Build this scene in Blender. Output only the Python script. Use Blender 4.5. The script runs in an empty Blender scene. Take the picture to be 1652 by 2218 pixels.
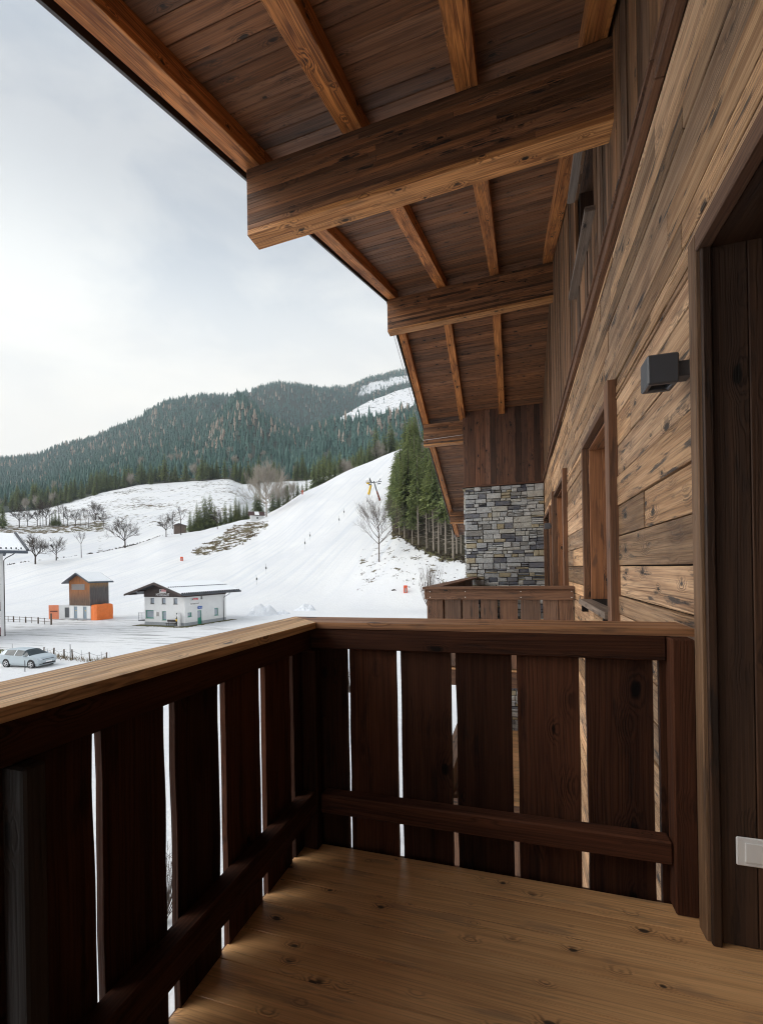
import bpy, bmesh, math, random
import numpy as np
from mathutils import Vector, Matrix, noise as mnoise
random.seed(7); np.random.seed(7)
scene = bpy.context.scene
COL = scene.collection

# ------------------------------------------------------------------ camera
F = 980.0; CX = 826.0; CY = 1233.0; ROLL = 0.0175; YAW = math.atan(297 / F); EYE = 1.345
cr, sr = math.cos(ROLL), math.sin(ROLL); cy_, sy_ = math.cos(YAW), math.sin(YAW)
cam_data = bpy.data.cameras.new('camera'); cam = bpy.data.objects.new('camera', cam_data); COL.objects.link(cam)
R_ = Vector((cy_, sy_, 0)); UP_ = Vector((0, 0, 1)); FW_ = Vector((-sy_, cy_, 0))
RC = cr * R_ - sr * UP_; UC = sr * R_ + cr * UP_
mw = Matrix((RC, UC, -FW_)).transposed().to_4x4(); mw.translation = Vector((0, 0, EYE))
cam.matrix_world = mw
cam_data.sensor_fit = 'HORIZONTAL'; cam_data.sensor_width = 36.0
cam_data.lens = 36.0 * F / 1652.0
cam_data.shift_y = (CY - 1109.0) / 1652.0
cam_data.clip_start = 0.02; cam_data.clip_end = 9000
scene.camera = cam

# ------------------------------------------------------------------ world and sun
SUN_EL = math.radians(36); SUN_AZ = math.radians(-116)     # azimuth measured from +Y, negative to the left
world = bpy.data.worlds.new('World'); scene.world = world; world.use_nodes = True
nt = world.node_tree; nt.nodes.clear()
def wn(t, **k):
    n = nt.nodes.new(t)
    for a, b in k.items(): setattr(n, a, b)
    return n
out = wn('ShaderNodeOutputWorld'); bg = wn('ShaderNodeBackground'); bg.inputs['Strength'].default_value = 0.1
sky = wn('ShaderNodeTexSky', sky_type='NISHITA', sun_disc=False, sun_elevation=SUN_EL, sun_rotation=SUN_AZ)
tc = wn('ShaderNodeTexCoord')
mp = wn('ShaderNodeMapping'); mp.inputs['Scale'].default_value = (1.6, 1.6, 3.6)
nz = wn('ShaderNodeTexNoise'); nz.inputs['Scale'].default_value = 2.0; nz.inputs['Detail'].default_value = 8; nz.inputs['Roughness'].default_value = .56; nz.inputs['Distortion'].default_value = .35
nz2 = wn('ShaderNodeTexNoise'); nz2.inputs['Scale'].default_value = .9; nz2.inputs['Detail'].default_value = 3
L = nt.links.new
L(tc.outputs['Generated'], mp.inputs['Vector']); L(mp.outputs[0], nz.inputs['Vector']); L(mp.outputs[0], nz2.inputs['Vector'])
rp = wn('ShaderNodeValToRGB'); rp.color_ramp.elements[0].position = .40; rp.color_ramp.elements[1].position = .62
rp.color_ramp.elements[0].color = (4.3, 4.8, 5.45, 1); rp.color_ramp.elements[1].color = (6.0, 6.3, 6.55, 1)
L(nz.outputs['Fac'], rp.inputs['Fac'])
sep = wn('ShaderNodeSeparateXYZ'); L(tc.outputs['Generated'], sep.inputs[0])
mr = wn('ShaderNodeMapRange'); mr.inputs['From Min'].default_value = .25; mr.inputs['From Max'].default_value = .62
mr.inputs['To Min'].default_value = 1; mr.inputs['To Max'].default_value = 0; mr.interpolation_type = 'SMOOTHSTEP'
L(sep.outputs['Z'], mr.inputs['Value'])
mulb = wn('ShaderNodeMath', operation='MULTIPLY'); L(mr.outputs[0], mulb.inputs[0])
mr2 = wn('ShaderNodeMapRange'); mr2.inputs['From Min'].default_value = .3; mr2.inputs['From Max'].default_value = .66
mr2.inputs['To Min'].default_value = .5; L(nz2.outputs['Fac'], mr2.inputs['Value']); L(mr2.outputs[0], mulb.inputs[1])
mixh = wn('ShaderNodeMixRGB'); mixh.inputs[2].default_value = (7.2, 6.85, 6.4, 1)
L(mulb.outputs[0], mixh.inputs[0]); L(rp.outputs[0], mixh.inputs[1])
mixs = wn('ShaderNodeMixRGB'); mixs.inputs[0].default_value = .94
L(sky.outputs[0], mixs.inputs[1]); L(mixh.outputs[0], mixs.inputs[2])
# overcast brightness: dimmer at mid height, with brightness added overhead and round the veiled sun (outside the frame, behind left) to lift the balcony interior
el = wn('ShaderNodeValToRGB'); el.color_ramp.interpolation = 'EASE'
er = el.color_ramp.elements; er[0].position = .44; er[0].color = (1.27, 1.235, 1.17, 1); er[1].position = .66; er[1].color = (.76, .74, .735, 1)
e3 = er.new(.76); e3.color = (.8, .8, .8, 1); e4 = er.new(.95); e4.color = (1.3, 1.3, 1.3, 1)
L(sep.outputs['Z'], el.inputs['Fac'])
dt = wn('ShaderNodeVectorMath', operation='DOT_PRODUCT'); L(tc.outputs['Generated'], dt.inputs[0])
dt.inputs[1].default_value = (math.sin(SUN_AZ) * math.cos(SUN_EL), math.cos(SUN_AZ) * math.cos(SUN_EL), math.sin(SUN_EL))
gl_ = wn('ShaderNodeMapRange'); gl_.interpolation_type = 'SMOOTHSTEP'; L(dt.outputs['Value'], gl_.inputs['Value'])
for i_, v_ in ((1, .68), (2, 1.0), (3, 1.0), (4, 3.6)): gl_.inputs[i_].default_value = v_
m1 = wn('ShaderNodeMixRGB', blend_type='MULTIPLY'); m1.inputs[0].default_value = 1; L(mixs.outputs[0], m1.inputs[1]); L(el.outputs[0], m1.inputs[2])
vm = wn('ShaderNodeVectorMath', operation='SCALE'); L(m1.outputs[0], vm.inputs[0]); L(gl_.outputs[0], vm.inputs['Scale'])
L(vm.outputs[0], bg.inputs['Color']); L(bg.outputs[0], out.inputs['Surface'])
sd = bpy.data.lights.new('sun', 'SUN'); sd.energy = 0.85; sd.angle = math.radians(26); sd.color = (1, .95, .88)
so = bpy.data.objects.new('sun', sd); COL.objects.link(so)
sdir = Vector((math.sin(SUN_AZ) * math.cos(SUN_EL), math.cos(SUN_AZ) * math.cos(SUN_EL), math.sin(SUN_EL)))
so.rotation_euler = (-sdir).to_track_quat('-Z', 'Y').to_euler()
so.location = (-10, 5, 30)
vs = scene.view_settings; vs.view_transform = 'Standard'; vs.look = 'None'; vs.exposure = 0.6; vs.gamma = 1
scene.render.engine = 'CYCLES'
scene.cycles.filter_width = 1.1; scene.cycles.max_bounces = 8; scene.cycles.diffuse_bounces = 5

# ------------------------------------------------------------------ pixel rays (photo space 1652 wide) used while surveying the place
def ray(px, py):
    u = px - CX; v = py - CY
    r = u * cr - v * sr; d = u * sr + v * cr
    x = r / F; z = -d / F
    return np.array([x * cy_ - sy_, x * sy_ + cy_, z])
def P(px, py, x=None, y=None, z=None):
    d = ray(px, py)
    t = x / d[0] if x is not None else (y / d[1] if y is not None else (z - EYE) / d[2])
    p = d * t; p[2] += EYE
    return Vector(p)
def world_xy(px, d):
    xc = (px - CX) / F * d
    return xc * cy_ - d * sy_, xc * sy_ + d * cy_

# ------------------------------------------------------------------ tagging
def tag(o, label=None, cat=None, group=None, kind=None):
    if label: o['label'] = label
    if cat: o['category'] = cat
    if group: o['group'] = group
    if kind: o['kind'] = kind
    return o
def thing(name, label, cat, loc=(0, 0, 0), rotz=0, group=None):
    o = bpy.data.objects.new(name, None); COL.objects.link(o)
    o.location = loc; o.rotation_euler = (0, 0, rotz); o.empty_display_size = .2
    return tag(o, label, cat, group)
def kids(o): return [c for c in bpy.data.objects if c.parent == o]
def dup(o, loc=None, rotz=None, scale=None, label=None, group=None, parent=None):
    c = o.copy(); COL.objects.link(c)
    if parent is not None: c.parent = parent
    if loc is not None: c.location = loc
    if rotz is not None: c.rotation_euler = (0, 0, rotz)
    if scale is not None: c.scale = scale
    if label: c['label'] = label
    if group: c['group'] = group
    for k in kids_map(o): dup(k, parent=c)
    return c
_kc = {}
def kids_map(o):
    if o.name not in _kc: _kc[o.name] = kids(o)
    return _kc[o.name]

# ------------------------------------------------------------------ mesh builder
class MB:
    def __init__(s): s.v = []; s.f = []; s.uv = []; s.r = []; s.mi = []
    def face(s, pts, uvs, rnd, mi=0):
        n = len(s.v); s.v += [tuple(p) for p in pts]; s.f.append(tuple(range(n, n + len(pts))))
        s.uv += uvs; s.r.append(rnd); s.mi.append(mi)
    def box(s, o, Lv, Wv, Tv, rnd=None, mi=0, end=None):
        """box from corner o; Lv runs along the grain"""
        o = Vector(o); Lv = Vector(Lv); Wv = Vector(Wv); Tv = Vector(Tv)
        if Lv.cross(Wv).dot(Tv) < 0: Wv, Tv = Tv, Wv
        rnd = random.random() if rnd is None else rnd
        u0 = random.random() * 40; v0 = random.random() * 40
        l, w, t = Lv.length, Wv.length, Tv.length
        n = len(s.v)
        c = [o, o + Lv, o + Lv + Wv, o + Wv]; c += [p + Tv for p in c]
        s.v += [tuple(p) for p in c]
        def q(ix, uv):
            s.f.append(tuple(n + i for i in ix)); s.uv.extend(uv); s.r.append(rnd); s.mi.append(mi)
        q((0, 3, 2, 1), [(u0, v0), (u0, v0 + w), (u0 + l, v0 + w), (u0 + l, v0)])
        q((4, 5, 6, 7), [(u0 + 3, v0 + 7), (u0 + 3 + l, v0 + 7), (u0 + 3 + l, v0 + 7 + w), (u0 + 3, v0 + 7 + w)])
        q((0, 1, 5, 4), [(u0 + 5, v0), (u0 + 5 + l, v0), (u0 + 5 + l, v0 - t), (u0 + 5, v0 - t)])
        q((2, 3, 7, 6), [(u0 + 8 + l, v0 + w), (u0 + 8, v0 + w), (u0 + 8, v0 + w + t), (u0 + 8 + l, v0 + w + t)])
        e = mi if end is None else end
        s.f.append((n + 1, n + 2, n + 6, n + 5)); s.uv += [(u0, v0), (u0, v0 + w), (u0 + t, v0 + w), (u0 + t, v0)]; s.r.append(rnd); s.mi.append(e)
        s.f.append((n + 3, n + 0, n + 4, n + 7)); s.uv += [(u0, v0 + w), (u0, v0), (u0 + t, v0), (u0 + t, v0 + w)]; s.r.append(rnd); s.mi.append(e)
    def bx(s, x0, x1, y0, y1, z0, z1, grain='x', rnd=None, mi=0):
        d = {'x': ((x1 - x0, 0, 0), (0, y1 - y0, 0), (0, 0, z1 - z0)), 'y': ((0, y1 - y0, 0), (x1 - x0, 0, 0), (0, 0, z1 - z0)),
             'z': ((0, 0, z1 - z0), (x1 - x0, 0, 0), (0, y1 - y0, 0))}[grain]
        s.box((x0, y0, z0), *d, rnd=rnd, mi=mi)
    def prism(s, poly, z0, z1, g=(1, 0), rnd=None, mi=0):
        rnd = random.random() if rnd is None else rnd
        u0 = random.random() * 40; v0 = random.random() * 40
        g = Vector(g).normalized(); h = Vector((-g.y, g.x))
        uvp = [(u0 + Vector(p[:2]).dot(g), v0 + Vector(p[:2]).dot(h)) for p in poly]
        top = [(p[0], p[1], z1) for p in poly]; bot = [(p[0], p[1], z0) for p in poly]
        s.face(top, uvp, rnd, mi); s.face(bot[::-1], [(a + 9, b) for a, b in uvp[::-1]], rnd, mi)
        for i in range(len(poly)):
            j = (i + 1) % len(poly)
            s.face([bot[i], bot[j], top[j], top[i]], [(uvp[i][0], v0), (uvp[j][0], v0), (uvp[j][0], v0 + z1 - z0), (uvp[i][0], v0 + z1 - z0)], rnd, mi)
    def wavy(s, o, Lv, Wv, Tv, amp=.006, n=14, rnd=None, mi=0):
        """plank with uneven (waney) long edges"""
        o = Vector(o); Lv = Vector(Lv); Wv = Vector(Wv); Tv = Vector(Tv)
        rnd = random.random() if rnd is None else rnd
        u0 = random.random() * 40; v0 = random.random() * 40; l, w, t = Lv.length, Wv.length, Tv.length
        wd = Wv.normalized(); ph = random.random() * 99
        A = []; B = []
        for i in range(n + 1):
            f = i / n
            A.append(o + Lv * f + wd * amp * mnoise.noise((f * l * 5, ph, 0)) * 1.6)
            B.append(o + Wv + Lv * f + wd * amp * mnoise.noise((f * l * 5, ph + 50, 0)) * 1.6)
        flip = Lv.cross(Wv).dot(Tv) < 0
        def fc(p, uv):
            if flip: p = p[::-1]; uv = uv[::-1]
            s.face(p, uv, rnd, mi)
        for i in range(n):
            ua = u0 + l * i / n; ub = u0 + l * (i + 1) / n
            fc([A[i], B[i], B[i + 1], A[i + 1]], [(ua, v0), (ua, v0 + w), (ub, v0 + w), (ub, v0)])
            fc([A[i] + Tv, A[i + 1] + Tv, B[i + 1] + Tv, B[i] + Tv], [(ua + 4, v0), (ub + 4, v0), (ub + 4, v0 + w), (ua + 4, v0 + w)])
            fc([A[i], A[i + 1], A[i + 1] + Tv, A[i] + Tv], [(ua, v0), (ub, v0), (ub, v0 - t), (ua, v0 - t)])
            fc([B[i + 1], B[i], B[i] + Tv, B[i + 1] + Tv], [(ub, v0 + w), (ua, v0 + w), (ua, v0 + w + t), (ub, v0 + w + t)])
        for k, sg in ((0, 1), (n, -1)):
            p = [A[k], A[k] + Tv, B[k] + Tv, B[k]]; uv = [(u0, v0), (u0, v0 + t), (u0 + w, v0 + t), (u0 + w, v0)]
            if sg < 0: p = p[::-1]; uv = uv[::-1]
            fc(p, uv)
    def tube(s, pts, rad, n=6, rnd=None, mi=0, cap=True):
        rnd = random.random() if rnd is None else rnd
        pts = [Vector(p) for p in pts]
        if not hasattr(rad, '__len__'): rad = [rad] * len(pts)
        rings = []
        for i, p in enumerate(pts):
            a = pts[max(i - 1, 0)]; b = pts[min(i + 1, len(pts) - 1)]; t = (b - a).normalized()
            ref = Vector((0, 0, 1)) if abs(t.z) < .9 else Vector((1, 0, 0))
            x = t.cross(ref).normalized(); y = t.cross(x)
            base = len(s.v)
            for k in range(n):
                an = 2 * math.pi * k / n
                s.v.append(tuple(p + (x * math.cos(an) + y * math.sin(an)) * rad[i]))
            rings.append(base)
        acc = 0
        for i in range(len(pts) - 1):
            ln = (pts[i + 1] - pts[i]).length
            for k in range(n):
                k2 = (k + 1) % n
                s.f.append((rings[i] + k, rings[i + 1] + k, rings[i + 1] + k2, rings[i] + k2))
                c = 2 * math.pi * rad[i] / n
                s.uv += [(acc, k * c), (acc + ln, k * c), (acc + ln, (k + 1) * c), (acc, (k + 1) * c)]
                s.r.append(rnd); s.mi.append(mi)
            acc += ln
        if cap and n > 3:
            s.f.append(tuple(rings[0] + k for k in range(n))); s.uv += [(0, 0)] * n; s.r.append(rnd); s.mi.append(mi)
            s.f.append(tuple(rings[-1] + k for k in reversed(range(n)))); s.uv += [(0, 0)] * n; s.r.append(rnd); s.mi.append(mi)
    def mesh(s, name, mats, smooth=False):
        me = bpy.data.meshes.new(name); me.from_pydata(s.v, [], s.f)
        uvl = me.uv_layers.new(name='UVMap'); uvl.data.foreach_set('uv', [c for p in s.uv for c in p])
        at = me.attributes.new('rnd', 'FLOAT', 'FACE'); at.data.foreach_set('value', s.r)
        if not isinstance(mats, (list, tuple)): mats = [mats]
        for m in mats: me.materials.append(m)
        me.polygons.foreach_set('material_index', s.mi)
        if smooth: me.polygons.foreach_set('use_smooth', [True] * len(s.f))
        me.update(); return me
    def build(s, name, mats, parent=None, bevel=0, smooth=False, loc=None):
        o = bpy.data.objects.new(name, s.mesh(name, mats, smooth)); COL.objects.link(o)
        if parent is not None: o.parent = parent
        if loc is not None: o.location = loc
        if bevel:
            b = o.modifiers.new('bevel', 'BEVEL'); b.width = bevel; b.segments = 1; b.limit_method = 'ANGLE'; b.angle_limit = 1.0
        return o

# ------------------------------------------------------------------ materials
class NG:
    def __init__(s, name):
        s.m = bpy.data.materials.new(name); s.m.use_nodes = True; s.t = s.m.node_tree; s.t.nodes.clear()
        s.out = s.n('ShaderNodeOutputMaterial'); s.b = s.n('ShaderNodeBsdfPrincipled'); s.l(s.b.outputs[0], s.out.inputs[0])
    def n(s, t, **k):
        n = s.t.nodes.new(t)
        for a, b in k.items(): setattr(n, a, b)
        return n
    def l(s, a, b): s.t.links.new(a, b)
    def val(s, sock, v):
        if hasattr(v, 'is_linked') or hasattr(v, 'links'): s.l(v, sock)
        else: sock.default_value = v
    def math(s, op, a, b=0.0, c=None, clamp=False):
        n = s.n('ShaderNodeMath', operation=op); n.use_clamp = clamp
        s.val(n.inputs[0], a); s.val(n.inputs[1], b)
        if c is not None: s.val(n.inputs[2], c)
        return n.outputs[0]
    def mix(s, f, a, b, blend='MIX'):
        n = s.n('ShaderNodeMixRGB', blend_type=blend)
        s.val(n.inputs[0], f)
        for i, c in ((1, a), (2, b)):
            if isinstance(c, (tuple, list)): n.inputs[i].default_value = (*c[:3], 1)
            else: s.l(c, n.inputs[i])
        return n.outputs[0]
    def mapr(s, v, a, b, c=0.0, d=1.0, smooth=False):
        n = s.n('ShaderNodeMapRange'); s.val(n.inputs[0], v)
        for i, x in enumerate((a, b, c, d)): n.inputs[1 + i].default_value = x
        if smooth: n.interpolation_type = 'SMOOTHSTEP'
        return n.outputs[0]
    def comb(s, x, y, z=0.0):
        n = s.n('ShaderNodeCombineXYZ'); s.val(n.inputs[0], x); s.val(n.inputs[1], y); s.val(n.inputs[2], z); return n.outputs[0]
    def noise(s, vec, scale=1.0, detail=3.0, rough=.55):
        n = s.n('ShaderNodeTexNoise'); s.l(vec, n.inputs['Vector']); n.inputs['Scale'].default_value = scale
        n.inputs['Detail'].default_value = detail; n.inputs['Roughness'].default_value = rough; return n.outputs['Fac']
    def attr(s, name):
        return s.n('ShaderNodeAttribute', attribute_name=name).outputs['Fac']
    def base(s, c):
        if isinstance(c, (tuple, list)): s.b.inputs['Base Color'].default_value = (*c[:3], 1)
        else: s.l(c, s.b.inputs['Base Color'])
    def bump(s, h, strength=.3, dist=.01):
        n = s.n('ShaderNodeBump'); n.inputs['Strength'].default_value = strength; n.inputs['Distance'].default_value = dist
        s.l(h, n.inputs['Height']); s.l(n.outputs[0], s.b.inputs['Normal'])
    def rough(s, v): s.val(s.b.inputs['Roughness'], v)
    def spec(s, v): s.b.inputs['Specular IOR Level'].default_value = v

def wood(name, light, mid, dark, ring=55, ringmix=.75, knots=.4, var=.5, grey=.3, rough=.62, bump=.35, spec=.35, stain=.5, fine=.5, slate=.5, sharp=2.6, ks=1.0):
    """brushed softwood: wandering growth rings, knots with dark flames, slate-coloured weather streaks, per-board tone"""
    g = NG(name)
    uv = g.n('ShaderNodeUVMap').outputs[0]
    sp = g.n('ShaderNodeSeparateXYZ'); g.l(uv, sp.inputs[0]); u, v = sp.outputs[0], sp.outputs[1]
    r = g.attr('rnd')
    M = lambda x, k: g.math('MULTIPLY', x, k)
    r7 = M(r, 37.0)
    wob = g.noise(g.comb(M(u, .55), M(v, 4.0), r7), 1, 2, .45)
    vo = g.n('ShaderNodeTexVoronoi'); vo.inputs['Scale'].default_value = 1.0
    wv = g.noise(g.comb(M(u, 12), M(v, 12), 0), 1, 2)
    g.l(g.comb(g.math('ADD', M(u, 4.4 * ks), M(wv, .22)), g.math('ADD', M(v, 8.5 * ks), M(wv, .22)), 0), vo.inputs['Vector'])
    dist = vo.outputs['Distance']
    sc = g.n('ShaderNodeSeparateXYZ'); g.l(vo.outputs['Color'], sc.inputs[0])
    act = g.math('GREATER_THAN', sc.outputs[0], 1 - knots)
    dn = g.math('DIVIDE', dist, g.mapr(sc.outputs[1], 0, 1, .45, 1.25))
    halo = M(g.mapr(dn, .04, .5, 1, 0, True), act)
    core = M(g.mapr(dn, .10, .17, 1, 0, True), act)
    vsp = g.noise(g.comb(M(u, .25), M(v, 15), g.math('ADD', r7, 2.0)), 1, 3, .6)
    rc = g.math('ADD', g.math('ADD', g.math('ADD', M(v, ring * .8), M(vsp, 6.5)), M(wob, 7.0)), M(halo, 2.6))
    rs = g.math('MULTIPLY_ADD', g.math('SINE', M(rc, 6.2832)), .5, .5)
    rzone = g.noise(g.comb(M(u, .8), M(v, 5.5), g.math('ADD', r7, 3.0)), 1, 3, .6)
    rw = M(g.math('POWER', rs, sharp), g.mapr(rzone, .38, .62, .12, 1.0))
    str_ = g.noise(g.comb(M(u, 2.4), M(v, 150), r7), 1, 3, .6)
    str2 = g.noise(g.comb(M(u, .9), M(v, 24), r7), 1, 3, .6)
    blo = g.noise(g.comb(M(u, 1.5), M(v, 5), r7), 1, 4, .6)
    sla = g.noise(g.comb(M(u, 2.6), M(v, 17), g.math('ADD', r7, 5.0)), 1, 4, .62)
    tone = g.noise(g.comb(M(u, .7), M(v, 3), g.math('ADD', r7, 9.0)), 1, 2)
    c = g.mix(g.mapr(tone, .3, .7), light, tuple(a * .72 + b * .28 for a, b in zip(light, mid)))
    c = g.mix(M(g.mapr(str2, .42, .66), .75), c, mid)
    c = g.mix(M(rw, ringmix), c, tuple(a * .6 + b * .4 for a, b in zip(mid, dark)))
    c = g.mix(M(g.mapr(str_, .46, .70), fine), c, dark)
    c = g.mix(M(g.mapr(blo, .5, .74, 0, 1, True), stain), c, tuple(a * .5 + b * .5 for a, b in zip(mid, dark)))
    gl = sum(light) / 3
    gr = M(g.mapr(g.math('FRACT', M(r, 7.31)), .3, 1), grey)
    bw = g.n('ShaderNodeRGBToBW'); g.l(c, bw.inputs[0])
    c = g.mix(gr, c, g.comb(M(bw.outputs[0], 1.1), M(bw.outputs[0], .98), M(bw.outputs[0], .88)))
    br = g.mapr(r, 0, 1, 1 - var * .5, 1 + var * .5)
    c = g.mix(1.0, c, g.comb(br, br, br), 'MULTIPLY')
    dk = sum(dark) / 3
    c = g.mix(M(g.mapr(sla, .57, .67, 0, 1, True), slate), c, (dk * 1.0, dk * .97, dk * 1.02))
    c = g.mix(M(M(halo, g.mapr(rs, .2, .9)), .75), c, dark)
    c = g.mix(M(core, .9), c, (dk * .42, dk * .36, dk * .33))
    g.base(c); g.rough(g.mapr(str2, .3, .7, rough - .1, rough + .12)); g.spec(spec)
    h = g.math('ADD', g.math('ADD', M(rw, -.6), M(str_, -.6)), M(g.mapr(sla, .58, .68), -.6))
    g.bump(h, bump, .006)
    return g.m

def plain(name, c, rough=.6, spec=.4, metal=0, nz=0.0, scale=6, bump=0.0, c2=None):
    g = NG(name); g.rough(rough); g.spec(spec); g.b.inputs['Metallic'].default_value = metal
    tcn = g.n('ShaderNodeTexCoord').outputs['Object']
    n = g.noise(tcn, scale, 4, .6)
    c2 = c2 or tuple(x * (1 - nz) for x in c)
    g.base(g.mix(g.mapr(n, .35, .65), c, c2))
    if bump: g.bump(g.noise(tcn, scale * 6, 3), bump, .01)
    return g.m

W_POSTG = wood('grey_post', (.042, .025, .018), (.028, .016, .012), (.012, .008, .006), ring=60, ringmix=.5, knots=.3, grey=.5)
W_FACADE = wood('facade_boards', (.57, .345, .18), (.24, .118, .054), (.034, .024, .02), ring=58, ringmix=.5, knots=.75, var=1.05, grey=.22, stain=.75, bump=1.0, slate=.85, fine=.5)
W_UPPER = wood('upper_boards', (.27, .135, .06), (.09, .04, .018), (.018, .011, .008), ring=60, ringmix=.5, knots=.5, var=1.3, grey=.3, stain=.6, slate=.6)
W_PANEL = wood('panel_boards', (.165, .066, .031), (.08, .033, .018), (.013, .008, .006), ring=60, knots=.75, var=1.3, grey=.2, slate=.6)
W_SOFFIT = wood('soffit_boards', (.26, .112, .046), (.112, .044, .018), (.015, .008, .005), ring=60, ringmix=.5, knots=.7, var=.7, grey=.2, slate=.6)
W_RAFTER = wood('rafter_timber', (.72, .285, .078), (.24, .07, .018), (.014, .007, .004), ring=44, ringmix=.95, knots=.7, var=.3, grey=.0, stain=.85, slate=.45, sharp=1.8)
W_PURLIN = wood('glulam_lamellas', (.27, .118, .046), (.105, .042, .0175), (.012, .007, .005), ring=60, ringmix=.6, knots=.65, var=1.1, grey=.15, slate=.95)
W_SOFFBEAM = wood('glulam_underside', (.66, .32, .115), (.28, .105, .032), (.025, .012, .007), ring=50, ringmix=.85, knots=.7, var=.3, grey=.0, slate=.35)
W_RAIL = wood('railing_larch', (.075, .027, .0125), (.038, .0135, .0072), (.008, .0042, .003), ring=60, ringmix=.6, knots=.6, var=1.2, grey=.08, spec=.12, rough=.75, slate=.5, bump=.3)
W_HAND = wood('skylit_handrail', (.74, .47, .235), (.38, .205, .095), (.065, .038, .028), ring=62, ringmix=.9, knots=.4, var=.2, grey=.05, spec=.35, rough=.55, slate=.5, stain=.35)  # left run: paler than the front, sky light put into the colour
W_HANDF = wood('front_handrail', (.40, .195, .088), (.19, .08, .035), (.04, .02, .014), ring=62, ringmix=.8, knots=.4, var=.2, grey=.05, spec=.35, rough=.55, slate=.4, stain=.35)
W_TRIM = wood('trim_larch', (.19, .088, .043), (.09, .04, .02), (.018, .010, .007), ring=60, ringmix=.6, knots=.5, var=.5, grey=.2, slate=.4)
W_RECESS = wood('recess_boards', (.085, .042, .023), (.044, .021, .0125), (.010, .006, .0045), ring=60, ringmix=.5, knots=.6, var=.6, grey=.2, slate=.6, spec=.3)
W_POSTL = wood('pale_trim', (.27, .15, .075), (.145, .073, .036), (.035, .02, .014), ring=80, ringmix=.4, knots=.35, var=.3, grey=.15, slate=.3)
W_FLOOR = wood('deck_boards', (.74, .425, .195), (.53, .275, .115), (.13, .058, .027), ks=1.9, ring=80, ringmix=.4, knots=.38, var=.42, grey=.0, spec=.5, rough=.34, bump=.15, stain=.4, fine=.3, slate=.3)
W_GREY = wood('weathered_board', (.26, .19, .145), (.14, .10, .073), (.04, .03, .025), ring=70, ringmix=.7, knots=.4, var=.3, grey=.5, slate=.5)
M_DARK = plain('dark_backing', (.012, .009, .008), .9, .1)
M_ANTHRA = plain('anthracite_metal', (.075, .078, .088), .45, .5, nz=.08)
M_BLACK = plain('black_void', (.004, .004, .004), .9, .1)
M_GLASS = plain('window_glass', (.02, .023, .026), .08, .8)
M_WHITEPL = plain('white_plastic', (.8, .8, .79), .3, .5)
M_GREYPL = plain('grey_print', (.25, .26, .27), .5)
M_METAL = plain('brown_sheet_metal', (.035, .022, .02), .4, .5)
M_ZINC = plain('zinc_wire', (.5, .5, .52), .4, .5, .6)
# ================================================================== the chalet
XW = 0.66; RIDGE = 8.6
def tl(y): return .047 if y < 3.3 else (.047 - .014 * (y - 3.3) / 5.2 if y < 8.5 else max(0, .033 * (1 - (y - 8.5) / 3.8)))
def zbase(y):
    zr = 4.73 + .362 * (RIDGE - 3.33)
    return 4.73 + .362 * (y - 3.33) if y <= RIDGE else zr - .345 * (y - RIDGE)
def zroof(x, y): return zbase(y) + tl(y) * (x + 2.15)          # underside of the rafters
def xverge(y): return -2.10 - .035 * (y - 1.6) if y < 12 else -2.464 - .02 * (y - 12)

chalet = thing('chalet', 'timber chalet with plank facade, deep beamed roof overhang and stone pier', 'chalet', (XW, 8, -6.3))
CO = Vector((XW, 8, -6.3))
def part(mb, name, mats, bevel=0, parent=None, label=None, smooth=False):
    par = parent or chalet
    o = mb.build(name, mats, par, bevel, smooth)
    if par is chalet: o.location = -CO
    if label: o['label'] = label
    return o

# openings in the facade plane: (y0, y1, z0, z1, depth, kind)
W_REVEAL = wood('reveal_boards', (.36, .15, .062), (.20, .078, .034), (.045, .02, .012), ring=60, ringmix=.5, knots=.5, var=.3, grey=.0)
OPEN = [(-1.6, 1.9, -.06, 2.48, 1.25, 'door'), (3.58, 4.96, 1.01, 2.52, .24, 'window'), (6.87, 8.86, 0.0, 2.62, .24, 'window'),
        (9.9, 12.1, -.06, 2.5, 1.2, 'door'), (4.22, 5.28, 4.33, 5.34, .3, 'attic'),
        (6.6, 8.9, -2.9, -.45, .3, 'window')]
def row_intervals(a, b, z0, z1, axis=0):
    """segments of [a,b] not inside an opening for a strip z0..z1 (or transposed)"""
    seg = [(a, b)]
    for o in OPEN:
        lo, hi, p, q = (o[0], o[1], o[2], o[3]) if axis == 0 else (o[2], o[3], o[0], o[1])
        if z0 < q - 1e-4 and z1 > p + 1e-4:
            ns = []
            for s, e in seg:
                if e <= lo or s >= hi: ns.append((s, e)); continue
                if s < lo: ns.append((s, lo))
                if e > hi: ns.append((hi, e))
            seg = ns
    return seg
Y0, Y1 = -3.6, 12.27
rng = random.Random(11)
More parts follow.
